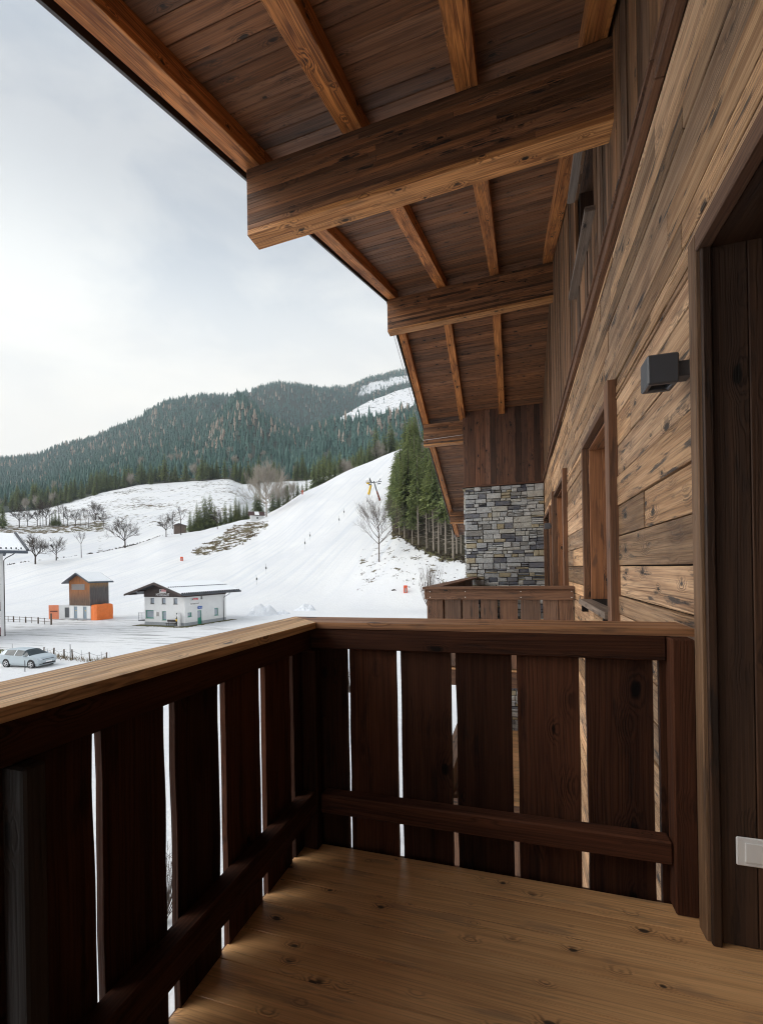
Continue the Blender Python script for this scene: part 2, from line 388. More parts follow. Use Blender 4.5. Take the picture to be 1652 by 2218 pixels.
# --- lower facade: horizontal boards
mb = MB()
rows = []; z = 1.34
while z > -6.3: rows.append((z - .205, z)); z -= .205
z = 1.34
while z < 2.45: rows.append((z, z + .205)); z += .205
while z < 3.5:
    h = rng.choice([.09, .11, .14, .17]); h = min(h, 3.51 - z); rows.append((z, z + h)); z += h
edges = sorted({o[2] for o in OPEN if o[2] < 3.5} | {o[3] for o in OPEN if o[3] < 3.5})
for a, b in rows:
    cuts = [a] + [e for e in edges if a + .012 < e < b - .012] + [b]
    for c, d in zip(cuts[:-1], cuts[1:]):
        for s, e in row_intervals(Y0, Y1, c + .013, d - .013):
            y = s
            while y < e - .01:
                l = rng.uniform(.7, 2.8); ye = min(y + l, e)
                if e - ye < .5: ye = e
                pr = rng.uniform(-.006, .005)
                mb.box((XW + pr, y + .0024, c + .0036), (0, ye - y - .0048, 0), (0, 0, d - c - .0072), (.03, 0, 0), rnd=rng.random())
                y = ye
part(mb, 'facade_cladding', W_FACADE, .003)
# --- upper facade: narrow vertical boards up to the roof
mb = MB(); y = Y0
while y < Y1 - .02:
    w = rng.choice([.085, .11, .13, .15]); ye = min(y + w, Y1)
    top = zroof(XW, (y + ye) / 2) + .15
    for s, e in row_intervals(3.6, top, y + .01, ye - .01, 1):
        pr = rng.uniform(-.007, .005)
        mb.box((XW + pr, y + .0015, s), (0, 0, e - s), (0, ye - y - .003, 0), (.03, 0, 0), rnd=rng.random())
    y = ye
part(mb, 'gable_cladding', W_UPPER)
# --- wall core behind the boards
mb = MB()
ys = sorted({Y0, Y1 + 6} | {o[0] for o in OPEN} | {o[1] for o in OPEN}); zs = sorted({-6.4, 9.0} | {o[2] for o in OPEN} | {o[3] for o in OPEN})
for ya, yb in zip(ys[:-1], ys[1:]):
    for za, zb in zip(zs[:-1], zs[1:]):
        ym, zm = (ya + yb) / 2, (za + zb) / 2
        if any(o[0] < ym < o[1] and o[2] < zm < o[3] for o in OPEN): continue
        zb2 = min(zb, zroof(XW, ym) + .6)
        if zb2 > za: mb.bx(XW + .032, XW + .45, ya, yb, za, zb2)
mb.bx(XW + 1.5, XW + 1.6, Y0, Y1 + 6, -6.4, 8.0)
mb.bx(XW + .45, XW + 1.5, Y0 - .1, Y0, -6.4, 4.0)
part(mb, 'wall_core', M_DARK)
# --- ledge between the two claddings
mb = MB()
for a, b in ((Y0, 2.3), (2.302, 6.1), (6.102, 12.27)):
    mb.box((XW - .045, a, 3.515), (0, b - a, 0), (.045, 0, 0), (0, 0, .085))
    mb.box((XW - .062, a, 3.602), (0, b - a, 0), (.065, 0, 0), (0, 0, .022))
part(mb, 'cladding_ledge', W_TRIM, .004)

# --- windows and door openings of the facade
def opening(o, name, label, bars):
    y0, y1, z0, z1, dep, kind = o
    e = bpy.data.objects.new(name, None); COL.objects.link(e); e.parent = chalet; e.location = Vector((XW, (y0 + y1) / 2, z0)) - CO
    if label: e['label'] = label
    off = -(e.location + CO)
    def sub(mb, n, m, bev=.003):
        c = mb.build(n, m, e, bev); c.location = off; return c
    m = MB()
    k = 2 if dep < .5 else 6
    w = dep / k
    for i in range(k if o is not OPEN[0] else 0):      # reveals, boards standing upright
        m.bx(XW + .031 + i * w, XW + .031 + (i + 1) * w - .002, y1 - .024, y1 - .001, z0, z1, 'z')
        m.bx(XW + .031 + i * w, XW + .031 + (i + 1) * w - .002, y0 + .001, y0 + .024, z0, z1, 'z')
        m.bx(XW + .031 + i * w, XW + .031 + (i + 1) * w - .002, y0 + .025, y1 - .025, z1 - .024, z1 - .001, 'y')
    if m.v: sub(m, 'reveal', W_REVEAL if kind == 'window' else W_RECESS)
    m = MB(); m.bx(XW + .012 + dep, XW + .02 + dep, y0 + .07, y1 - .07, z0 + .07, z1 - .07); sub(m, 'pane', M_GLASS, 0)
    m = MB(); x0 = XW + dep - .03; x1 = XW + .028 + dep
    m.bx(x0, x1, y0 + .026, y0 + .09, z0 + .002, z1 - .026, 'z'); m.bx(x0, x1, y1 - .09, y1 - .026, z0 + .002, z1 - .026, 'z')
    m.bx(x0, x1, y0 + .0902, y1 - .0902, z0 + .002, z0 + .07, 'y'); m.bx(x0, x1, y0 + .0902, y1 - .0902, z1 - .09, z1 - .026, 'y')
    sub(m, 'frame', W_TRIM)
    return e, sub
# first window with its board surround and thick bar on the near side
e, sub = opening(OPEN[1], 'window', 'window with tall dark guide bar on its near side', 1)
m = MB(); m.bx(XW - .055, XW + .03, 3.435, 3.578, .6, 2.62, 'z'); sub(m, 'guide_bar', W_BAR if 'W_BAR' in globals() else W_TRIM)
m = MB(); m.bx(XW - .03, XW + .03, 4.962, 5.03, 1.0, 2.53, 'z'); m.bx(XW - .03, XW + .03, 3.58, 4.96, 2.522, 2.58, 'y'); sub(m, 'surround', W_TRIM)
m = MB(); m.bx(XW - .075, XW + .26, 3.58, 5.05, .955, 1.008, 'y'); sub(m, 'sill', W_GREY)
for yb_ in (3.70, 4.9):
    m = MB(); m.bx(XW - .06, XW - .002, yb_, yb_ + .06, .885, .953, 'y'); sub(m, 'bracket', M_DARK)
# second, floor-length window
e, sub = opening(OPEN[2], 'window', 'tall orange-brown window recess near the far balcony', 1)
m = MB(); m.bx(XW - .06, XW + .03, 6.72, 6.868, .0, 2.7, 'z'); sub(m, 'guide_bar', W_TRIM)
m = MB(); m.bx(XW - .06, XW + .03, 8.862, 9.0, .0, 2.72, 'z'); sub(m, 'guide_bar', W_TRIM)
m = MB(); m.bx(XW - .03, XW + .03, 6.87, 8.86, 2.622, 2.68, 'y'); sub(m, 'surround', W_TRIM)
# door recess on the far balcony
e, sub = opening(OPEN[3], 'door_recess', 'dark door recess behind the far balcony', 0)
m = MB(); m.bx(XW - .05, XW + .03, 9.77, 9.898, 0, 2.58, 'z'); m.bx(XW - .04, XW + .03, 9.9, 12.1, 2.502, 2.58, 'y'); m.bx(XW - .04, XW + .03, 12.1, 12.19, 0, 2.58, 'z'); sub(m, 'surround', W_TRIM)
# attic window with protruding head and sill boards
e, sub = opening(OPEN[4], 'attic_window', 'small dark attic window in the upright gable boards', 0)
m = MB(); m.bx(XW - .085, XW + .03, 4.1, 5.4, 4.28, 4.328, 'y'); sub(m, 'sill', W_GREY)
m = MB(); m.bx(XW - .08, XW + .03, 4.1, 5.4, 5.342, 5.39, 'y'); sub(m, 'head_board', W_GREY)
e, sub = opening(OPEN[5], 'window', 'window of the storey below', 0)

# --- near door recess: trim post, return wall, soffit, inner floor wall
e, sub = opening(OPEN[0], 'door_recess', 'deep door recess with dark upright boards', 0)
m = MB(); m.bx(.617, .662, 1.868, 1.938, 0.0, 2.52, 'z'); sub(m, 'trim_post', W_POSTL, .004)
m = MB(); m.bx(.630, .660, 1.848, 1.8665, 0.0, 2.50, 'z'); sub(m, 'post_end_shade', W_RECESS, .004)  # dark strip added for the unlit end face of the trim post
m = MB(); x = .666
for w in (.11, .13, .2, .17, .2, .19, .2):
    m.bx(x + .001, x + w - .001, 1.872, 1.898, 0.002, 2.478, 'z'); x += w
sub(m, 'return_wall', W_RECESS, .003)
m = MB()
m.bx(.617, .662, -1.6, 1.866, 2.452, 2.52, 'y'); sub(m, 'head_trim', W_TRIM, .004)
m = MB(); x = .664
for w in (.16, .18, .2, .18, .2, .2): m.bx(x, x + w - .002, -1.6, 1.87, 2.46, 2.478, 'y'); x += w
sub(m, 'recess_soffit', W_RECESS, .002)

# --- roof boards, laid across the rafters
mb = MB()
def roof_boards(ya, yb):
    n = int(abs(yb - ya) / .165); ys = np.linspace(ya, yb, n + 1)
    for a, b in zip(ys[:-1], ys[1:]):
        xl = xverge((a + b) / 2) - .02
        o = Vector((xl, a, zroof(xl, a) + .165)); l = Vector((XW + .5 - xl, 0, zroof(XW + .5, a) - zroof(xl, a)))
        w = Vector((0, b - a, zbase(b) - zbase(a)))
        w2 = w * (1 - .006 / w.length)
        mb.box(o + w * .02, l, w2, (0, 0, .02), rnd=rng.random())
roof_boards(-3.6, RIDGE - .002); roof_boards(20.2, RIDGE + .002)
part(mb, 'roof_boards', W_SOFFIT, .006)
mb = MB()
for a, b in ((-3.6, 3.3), (3.3, 8.6), (20.2, 12.3), (12.3, 8.6)):
    xa, xb = xverge(a) - .05, xverge(b) - .05
    for (p, q, pz, qz) in (((xa, a), (xb, b), .19, .19),):
        A = Vector((xa, a, zroof(xa, a) + .2)); B = Vector((xb, b, zroof(xb, b) + .2))
        C = Vector((4, b, zroof(XW, b) + .55)); D = Vector((4, a, zroof(XW, a) + .55))
        up = Vector((0, 0, .16)); pts = [A, B, C, D]
        mb.face([p + up for p in pts], [(0, 0)] * 4, .5); mb.face(pts[::-1], [(0, 0)] * 4, .5)
        for i in range(4):
            j = (i + 1) % 4; mb.face([pts[i], pts[j], pts[j] + up, pts[i] + up], [(0, 0)] * 4, .5)
part(mb, 'roof_covering', M_METAL)
# --- verge: dark metal edge outside the first rafter
mb = MB()
for a, b in ((-3.6, RIDGE), (20.2, RIDGE)):
    xa, xb = xverge(a), xverge(b)
    A = Vector((xa - .065, a, zroof(xa, a) - .012)); B = Vector((xb - .065, b, zroof(xb, b) - .012))
    mb.box(A, B - A, (.022, 0, 0), (0, 0, .36))
    A2 = Vector((xa - .085, a, zroof(xa, a) + .20)); B2 = Vector((xb - .085, b, zroof(xb, b) + .20))
    mb.box(A2, B2 - A2, (.02, 0, 0), (0, 0, .2))
part(mb, 'verge_board', M_METAL)
# --- rafters
def raf_x(i, y):
    return (xverge(y) + .075, -1.15 - .022 * (y - 1.6), -.295 - .006 * (y - 2), .545 + .006 * (y - 3))[i]
for i in range(4):
    for a, b in ((-3.5, RIDGE), (20.0, RIDGE)):
        m = MB(); w = .158
        segs = [(-3.5, 3.42), (3.42, RIDGE)] if a < 0 else [(20.0, 12.4), (12.4, RIDGE)]
        for p, q in segs:
            xa, xb = raf_x(i, p) - w / 2, raf_x(i, q) - w / 2
            A = Vector((xa, p, zroof(xa, p))); B = Vector((xb, q, zroof(xb, q)))
            m.box(A, B - A, (w, 0, tl(p) * w), (0, 0, .163))
        if i == 3 and a > 0: continue
        part(m, 'rafter', W_RAFTER, .004)
# --- purlins built up from thin lamellas
def purlin(y, h, xo, xi, th=.18, dz=0.0):
    m = MB(); t = tl(y)
    n = int(round(h / .048)); hh = (h - .045) / n
    zt = lambda x: zroof(x, y) - .004 + dz
    def strip(x0, x1, zlo, zhi, mi=0):
        m.box((x0, y, zt(x0) - zlo), (x1 - x0, 0, zt(x1) - zt(x0)), (0, th, 0), (0, 0, zlo - zhi), rnd=rng.random(), mi=mi)
    for k in range(n):
        x = xo
        while x < xi - .01:
            x1 = min(x + rng.uniform(.7, 2.2), xi)
            if xi - x1 < .4: x1 = xi
            strip(x, x1, (k + 1) * hh - .0008, k * hh + .0); x = x1
    strip(xo, xi, h, n * hh, 1)
    return part(m, 'purlin', [W_PURLIN, W_SOFFBEAM], .002)
purlin(3.33, .555, -2.135, XW + .1)
purlin(8.48, .625, -2.36, XW + .1)
purlin(12.36, .60, -2.46, XW + .1)
purlin(17.6, .46, -2.52, XW)
purlin(-2.2, .55, -1.98, XW + .1)
# --- upright panel above the stone pier
YP = 12.29
mb = MB(); x = -1.375
while x < XW - .005:
    w = rng.uniform(.12, .185); xe = min(x + w, XW - .002)
    if XW - xe < .06: xe = XW - .002
    mb.bx(x + .0015, xe - .0015, YP, YP + .025, 3.535, zroof((x + xe) / 2, YP) + .16, 'z', rnd=rng.random()); x = xe
y = YP + .027
for k in range(9):
    mb.bx(-1.375, -1.35, y, y + .16, 3.535, zroof(-1.37, y + .16) + .16, 'z'); y += .162
part(mb, 'pier_panel', W_PANEL, .003)
mb = MB(); mb.bx(-1.44, XW - .002, YP - .05, YP + .03, 3.49, 3.533, 'x'); mb.bx(-1.44, -1.34, YP + .032, YP + 1.5, 3.49, 3.533, 'y'); part(mb, 'pier_drip_board', W_PANEL, .004)
mb = MB(); mb.bx(-1.34, XW - .01, YP + .03, YP + 1.5, -6.4, 3.49); mb.bx(-1.34, XW - .01, YP + .03, YP + 1.5, 3.54, zbase(YP + 1.5)); part(mb, 'pier_core', M_DARK)

# --- stone pier: every stone is a solid block
g = NG('pier_stone'); r = g.attr('rnd'); to = g.n('ShaderNodeTexCoord').outputs['Object']
rp_ = g.n('ShaderNodeValToRGB'); rp_.color_ramp.interpolation = 'CONSTANT'
els = rp_.color_ramp.elements
stops = [(0, (.39, .40, .40)), (.2, (.46, .46, .45)), (.36, (.33, .34, .35)), (.52, (.41, .40, .36)), (.62, (.37, .315, .21)), (.72, (.30, .25, .155)), (.78, (.135, .14, .165)), (.87, (.085, .09, .115)), (.94, (.20, .195, .185))]
els[0].position = 0; els[0].color = (*stops[0][1], 1); els[1].position = stops[1][0]; els[1].color = (*stops[1][1], 1)
for p_, c_ in stops[2:]:
    e_ = els.new(p_); e_.color = (*c_, 1)
g.l(r, rp_.inputs[0])
n1 = g.noise(to, 9, 5, .65); n2 = g.noise(to, 42, 4, .6)
c = g.mix(g.mapr(n1, .4, .7), rp_.outputs[0], (.22, .205, .18), 'MIX'); c = g.mix(.55, rp_.outputs[0], c)
c = g.mix(g.mapr(n2, .5, .75, 0, .5), c, (.12, .12, .12))
g.base(c); g.rough(.85); g.spec(.25); g.bump(g.math('ADD', n1, g.math('MULTIPLY', n2, .6)), .9, .02)
M_STONE = g.m
def stones(m, o, ud, nd, W, z0, z1, seed):
    q = random.Random(seed); cells = []
    def split(u0, u1, a, b):
        w, h = u1 - u0, b - a
        if h > .17 and q.random() < .85 or h > .24:
            s = a + h * q.uniform(.35, .65); split(u0, u1, a, s); split(u0, u1, s, b); return
        if w > .5 or (w / h > 3.4 and q.random() < .85) or (w > .3 and q.random() < .4):
            s = u0 + w * q.uniform(.3, .7); split(u0, s, a, b); split(s, u1, a, b); return
        if h > .09 and w < .33 and q.random() < .3:
            k = q.choice([2, 2, 3])
            for i in range(k): cells.append((u0, u1, a + h * i / k, a + h * (i + 1) / k))
            return
        cells.append((u0, u1, a, b))
    zz = z0
    while zz < z1 - .05:
        hh = min(q.uniform(.22, .42), z1 - zz)
        if z1 - zz - hh < .1: hh = z1 - zz
        uu = 0; 
        while uu < W - .02:
            ww = min(q.uniform(.4, 1.1), W - uu)
            if W - uu - ww < .15: ww = W - uu
            split(uu, uu + ww, zz, zz + hh); uu += ww
        zz += hh
    ud = Vector(ud); nd = Vector(nd); o = Vector(o)
    for u0, u1, a, b in cells:
        gp = .0055; d = q.uniform(.022, .06); ch = .009; rr = q.random()
        j = lambda: q.uniform(-.0065, .0065)
        B = [(u0 + gp, a + gp), (u1 - gp, a + gp), (u1 - gp, b - gp), (u0 + gp, b - gp)]
        B = [(p + j(), s_ + j()) for p, s_ in B]
        T = [(u0 + gp + ch, a + gp + ch), (u1 - gp - ch, a + gp + ch), (u1 - gp - ch, b - gp - ch), (u0 + gp + ch, b - gp - ch)]
        def pt(p, dd): return o + ud * p[0] + nd * dd + Vector((0, 0, p[1]))
        bb = [pt(p, 0) for p in B]; mm = [pt(p, d * .6) for p in B]; tt = [pt((p[0] + j(), p[1] + j()), d + q.uniform(-.006, .006)) for p in T]
        flip = ud.cross(Vector((0, 0, 1))).dot(nd) < 0
        def fc(pts):
            if flip: pts = pts[::-1]
            m.face(pts, [(0, 0)] * len(pts), rr)
        fc(tt)
        for i in range(4):
            k = (i + 1) % 4; fc([bb[i], bb[k], mm[k], mm[i]]); fc([mm[i], mm[k], tt[k], tt[i]])
mb = MB(); stones(mb, (-1.34, YP + .03, 0), (1, 0, 0), (0, -1, 0), XW + 1.33, -6.4, 3.488, 3)
stones(mb, (-1.34, YP + .03, 0), (0, 1, 0), (-1, 0, 0), 1.45, -6.4, 3.488, 4)
part(mb, 'stone_pier', M_STONE)
# --- slabs of the balconies (far, and the storey below)
def slab(y0, y1, x0, z, nm):
    m = MB(); yy = y0
    while yy < y1 - .02:
        m.bx(x0, XW - .012, yy, min(yy + .138, y1), z - .028, z, 'x'); yy += .14
    part(m, nm, W_FLOOR, .002)
    m = MB(); m.bx(x0 + .02, XW - .014, y0 + .04, y1, z - .2, z - .03); 
    m.bx(x0 - .02, XW - .014, y0 - .005, y0 + .035, z - .235, z - .03, 'x'); m.bx(x0 - .04, x0 + .018, y0 - .005, y1, z - .235, z - .03, 'y')
    part(m, 'balcony_beam', W_TRIM, .003)
slab(6.12, 12.2, -1.19, 0.0, 'balcony_deck'); slab(6.12, 12.2, -1.19, -2.9, 'balcony_deck')
# thin wire clipped along the verge beyond the ridge
mb = MB()
ww = [(xverge(y) - .1, y, zroof(xverge(y), y) - .02) for y in (9.2, 10, 11, 12.0)] + [(-2.52, 12.3, zroof(-2.5, 12.3) - .40), (-2.47, 12.33, zroof(-2.5, 12.3) - .47), (-1.9, 12.33, zroof(-2.5, 12.3) - .45), (-1.38, 12.33, zroof(-2.5, 12.3) - .43)]
mb.tube(ww, .006, 5); part(mb, 'verge_wire', M_ZINC)

# ------------------------------------------------------------------ deck of our balcony (setting)
mb = MB(); y = -2.3
while y < 2.04:
    mb.bx(-1.03, 1.95, y, min(y + .1385, 2.066), -.03, 0, 'x', rnd=rng.random()); y += .14
fl = mb.build('balcony_floor', W_FLOOR, None, .0015); tag(fl, kind='structure')
mb = MB(); mb.bx(-1.06, .655, -2.4, 2.1, -.26, -.034, 'x')
o = mb.build('balcony_slab', W_TRIM); tag(o, kind='structure')

# ------------------------------------------------------------------ railings
def railing(name, label, parts, loc):
    t = thing(name, label, 'railing', loc, 0, None)
    for nm, mbx, mat, bev in parts:
        o = mbx.build(nm, mat, t, bev); o.location = -Vector(loc)
    return t
parts = []
# handrail: front and left run, mitred at the corner
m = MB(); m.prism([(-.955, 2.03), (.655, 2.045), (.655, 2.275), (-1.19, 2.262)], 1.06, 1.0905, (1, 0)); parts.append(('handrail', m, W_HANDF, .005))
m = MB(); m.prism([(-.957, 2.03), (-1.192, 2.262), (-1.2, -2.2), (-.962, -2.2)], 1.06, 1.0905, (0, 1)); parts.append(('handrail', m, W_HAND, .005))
m = MB(); m.bx(-1.0, .552, 2.036, 2.066, .962, 1.058, 'x'); parts.append(('top_rail', m, W_RAIL, .004))
m = MB(); m.bx(-1.018, -.985, -2.2, 2.034, .96, 1.058, 'y'); parts.append(('top_rail', m, W_RAIL, .004))
m = MB(); m.bx(-.93, .552, 1.992, 2.066, .178, .268, 'x'); parts.append(('bottom_rail', m, W_RAIL, .006))
m = MB(); m.bx(-1.018, -.945, -2.2, 1.98, .178, .286, 'y'); parts.append(('bottom_rail', m, W_RAIL, .006))
for a, b in ((-1.02, -.817), (-.798, -.566), (-.54, -.306), (-.281, -.038), (-.015, .236), (.265, .512), (.535, .575)):
    m = MB(); m.wavy((a, 2.068, -.05), (0, 0, 1.108), (b - a, 0, 0), (0, .028, 0), .0025 if b - a > .1 else 0); parts.append(('board', m, W_RAIL, 0))
lb = [(.64, .866), (.89, 1.101), (1.146, 1.353), (1.395, 1.617), (1.661, 1.872), (1.905, 2.064)]
yy = .61
while yy > -2.1: lb.append((yy - .235, yy)); yy -= .265
for a, b in lb:
    m = MB(); m.wavy((-1.02, a, -.05), (0, 0, 1.108), (0, b - a, 0), (-.022, 0, 0), .0035 if b > 1.0 or b < .5 else .004); parts.append(('board', m, W_RAIL, 0))
m = MB(); m.bx(.555, .632, 1.975, 2.058, 0.001, 1.058, 'z'); parts.append(('post', m, W_RAIL, .005))
m = MB(); m.bx(-1.016, -.94, 1.982, 2.0345, 0.001, .958, 'z'); parts.append(('post', m, W_RAIL, .005))
m = MB(); m.bx(-1.017, -.950, .655, .70, 0.287, .958, 'z'); parts.append(('post', m, W_POSTG, .005))
railing('balcony_railing', 'dark board railing round the near balcony corner with tan handrail', parts, (-1, 2.06, 0))
W_FAR = wood('outer_railing', (.19, .098, .055), (.115, .056, .032), (.03, .018, .013), ring=34, ringmix=.8, knots=.4, var=.5, grey=.3)
M_NAIL = plain('nail_head', (.8, .8, .8), .4)
def far_rail(z0, label):
    ps = []; yf = 6.06
    m = MB(); m.prism([(-1.245, yf - .07), (XW - .01, yf - .07), (XW - .01, yf + .14), (-1.03, yf + .14)], z0 + 1.062, z0 + 1.094, (1, 0)); ps.append(('handrail', m, W_FAR, .004))
    m = MB(); m.prism([(-1.247, yf - .07), (-1.032, yf + .14), (-1.032, YP - .04), (-1.247, YP - .04)], z0 + 1.062, z0 + 1.094, (0, 1)); ps.append(('handrail', m, W_FAR, .004))
    m = MB(); m.bx(-1.205, XW - .02, yf - .03, yf - .003, z0 + .925, z0 + 1.06, 'x'); ps.append(('top_rail', m, W_FAR, .003))
    m = MB(); m.bx(-1.225, -1.207, yf - .03, YP - .05, z0 + .925, z0 + 1.06, 'y'); ps.append(('top_rail', m, W_FAR, .003))
    for x in (-1.15, -.68, .02, .62):
        for z in (.955, 1.03):
            m = MB(); m.tube([(x, yf - .034, z0 + z), (x, yf - .028, z0 + z)], .0065, 6); ps.append(('nail_head', m, M_NAIL, 0))
    m = MB(); m.bx(-1.17, XW - .02, yf + .032, yf + .07, z0 + .16, z0 + .25, 'x'); ps.append(('bottom_rail', m, W_FAR, .003))
    m = MB(); m.bx(-1.16, -1.1, yf + .072, YP - .05, z0 + .16, z0 + .25, 'y'); ps.append(('bottom_rail', m, W_FAR, .003))
    e = [-1.18, -.985, -.955, -.745, -.715, -.505, -.475, -.265, -.23, -.01, .025, .26, .3, .42, .45, .64]
    # gaps read from the photograph at the far front
    g = lambda a, b: (a, b)
    for a, b in ((-1.18, -.985), (-.957, -.745), (-.722, -.515), (-.485, -.275), (-.24, -.02), (.018, .255), (.288, .46), (.474, .64)):
        m = MB(); m.wavy((a, yf, z0 + .035), (0, 0, 1.025), (b - a, 0, 0), (0, .026, 0), .002); ps.append(('board', m, W_FAR, 0))
    y = yf + .03
    while y < YP - .3:
        m = MB(); m.wavy((-1.205, y, z0 + .035), (0, 0, 1.025), (0, .25, 0), (.026, 0, 0), .003); ps.append(('board', m, W_FAR, 0)); y += .278
    return railing('balcony_railing', label, ps, (-1.2, yf, z0))
far_rail(0.0, 'red-brown board railing of the far balcony in front of the stone pier')
far_rail(-2.9, 'lower board railing one storey below, seen through the near railing gaps')

# ------------------------------------------------------------------ wall lamps and switch
def lamp(loc, label):
    x, y, z = loc
    t = thing('wall_lamp', label, 'lamp', loc, 0, 'cube wall lamps on the facade')
    m = MB(); s = .055; w = .016
    # hollow cube shade, open slot below
    X0, X1, Ya, Yb, Z0, Z1 = -.165, -.055, -.055, .055, -.058, .058
    O = [(X0, Ya), (X1, Ya), (X1, Yb), (X0, Yb)]; I = [(X0 + .022, Ya + .026), (X1 - .022, Ya + .026), (X1 - .022, Yb - .026), (X0 + .022, Yb - .026)]
    uvz = [(0, 0)] * 4
    m.face([(*p, Z1) for p in O], uvz, .5); m.face([(*p, -.02) for p in I[::-1]], uvz, .5)
    for i in range(4):
        k = (i + 1) % 4
        m.face([(*O[i], Z0), (*O[k], Z0), (*O[k], Z1), (*O[i], Z1)], uvz, .5); m.face([(*I[i], Z0), (*I[k], Z0), (*O[k], Z0), (*O[i], Z0)], uvz, .5)
        m.face([(*I[i], -.02), (*I[k], -.02), (*I[k], Z0), (*I[i], Z0)], uvz, .5)
    vi = {}; nv = []; rm = []          # weld the corners so the edges can be rounded
    for p in m.v:
        if p not in vi: vi[p] = len(nv); nv.append(p)
        rm.append(vi[p])
    m.f = [tuple(rm[i] for i in f) for f in m.f]; m.v = nv
    m.build('shade', M_ANTHRA, t, .006)
    m = MB(); m.bx(-.0548, -.004, -.032, .04, -.03, .03); m.build('bracket', M_ANTHRA, t, .003)
    m = MB(); m.bx(X0 + .024, X1 - .024, Ya + .028, Yb - .028, -.0245, -.0205); m.build('lens', M_BLACK, t)
lamp((XW, 2.055, 2.107), 'large near anthracite cube lamp on the planks beside the dark door recess')
lamp((XW, 9.4, 2.13), 'small distant cube lamp beside the tall windows near the stone pier')
t = thing('light_switch', 'white plastic switch plate low on the dark boards at the right edge', 'switch', (.79, 1.872, .34))
m = MB(); m.bx(-.08, .08, -.0085, 0, -.05, .05); m.build('plate', M_WHITEPL, t, .004)
m = MB(); m.bx(-.055, .055, -.0125, -.0088, -.034, .034); rk = m.build('rocker', M_WHITEPL, t, .0025)
m = MB(); m.bx(.036, .0385, -.0131, -.0127, -.027, -.019); m.bx(.041, .045, -.0131, -.0127, -.027, -.025); m.bx(.041, .045, -.0131, -.0127, -.021, -.019); m.bx(.0475, .0495, -.0131, -.0127, -.027, -.019); m.build('symbol', M_GREYPL, rk)
# ================================================================== terrain
GZ = -6.3; HAZE = 0.00015
# control columns: photo column -> A crest (depth,row), bank (depth,row), hill crest (depth,row), mid (depth,row), far ridge (depth,row), z at depth 100, z at depth 135
COLS = {
 -500: ((150, 1238), (230, 1170), (420, 1125), (900, 1075), (1500, 1020), -5.9, -3),
 -120: ((160, 1234), (240, 1155), (420, 1118), (900, 1062), (1500, 1012), -5.9, -2),
 0:    ((165, 1227), (250, 1146), (420, 1114), (900, 1058), (1500, 1006), -5.8, -1),
 80:   ((172, 1215), (260, 1146), (420, 1108), (900, 1050), (1500, 999), -5.8, 0),
 150:  ((182, 1208), (265, 1144), (425, 1092), (900, 1030), (1500, 973), -5.7, .4),
 215:  ((192, 1198), (272, 1140), (430, 1072), (900, 1010), (1500, 954), -5.6, .8),
 300:  ((205, 1180), (280, 1130), (440, 1053), (900, 985), (1500, 921), -5.5, 1.5),
 350:  ((212, 1163), (285, 1125), (440, 1049), (900, 965), (1500, 886), -5.4, 2),
 440:  ((226, 1151), (290, 1110), (440, 1043), (900, 950), (1550, 867), -5.2, 2.5),
 500:  ((238, 1137), (300, 1100), (440, 1039), (1000, 885), (1650, 867), -5, 3),
 525:  ((242, 1130), (305, 1098), (440, 1050), (1000, 872), (1700, 864), -5, 3.5),
 560:  ((248, 1127), (310, 1090), (440, 1048), (980, 893), (1750, 850), -4.8, 4),
 615:  ((256, 1101), (310, 1085), (440, 1045), (980, 925), (1800, 836), -4.6, 5),
 655:  ((264, 1076), (315, 1072), (440, 1043), (980, 940), (1850, 840), -4.4, 6),
 704:  ((280, 1055), (320, 1060), (440, 1035), (980, 924), (1900, 850), -4, 7.5),
 758:  ((300, 1030), (335, 1036), (440, 1022), (950, 895), (2100, 848), -3, 9),
 807:  ((320, 1012), (350, 1016), (450, 1008), (980, 868), (2300, 832), -1.5, 10.5),
 860:  ((335, 993), (362, 998), (460, 990), (1000, 845), (2400, 818), .3, 13),
 940:  ((345, 965), (380, 965), (470, 955), (1000, 830), (2400, 806), 2.0, 15),
 1010: ((350, 945), (390, 940), (480, 930), (1000, 815), (2400, 795), 2.6, 15.5),
 1200: ((350, 930), (400, 920), (480, 905), (1000, 800), (2400, 780), 3.2, 16),
 2600: ((350, 960), (400, 950), (480, 935), (1000, 850), (2400, 820), 3.2, 14),
}
def zrow(px, d, row): return EYE + d * ray(px, row)[2]
KD, KZ = [], []
cpx = np.array(sorted(COLS))
for px in cpx:
    A, B, C, E_, Fm, z100, z135 = COLS[px]
    zA, zB, zC, zE, zF = (zrow(px, *q) for q in (A, B, C, E_, Fm))
    hid = px >= 540
    dips = zA + (-1.0 if not hid else -3.0)
    KD.append([2, 60, 84, 100, 135, A[0], A[0] + 14, B[0] if B[0] > A[0] + 25 else A[0] + 30, C[0], C[0] + 40, E_[0], (E_[0] + Fm[0]) / 2, Fm[0], Fm[0] + 700])
    mid = (zE + zF) / 2 - float(np.interp(px, [470, 530, 720, 2000], [0, 110, 110, 60]))
    KZ.append([GZ, GZ, GZ + .1, z100, z135, zA, dips, zB if not hid else min(zB, zA + 2), zC, zC + 12, zE, mid, zF, zF - 250])
KD = np.array(KD, float); KZ = np.array(KZ, float)
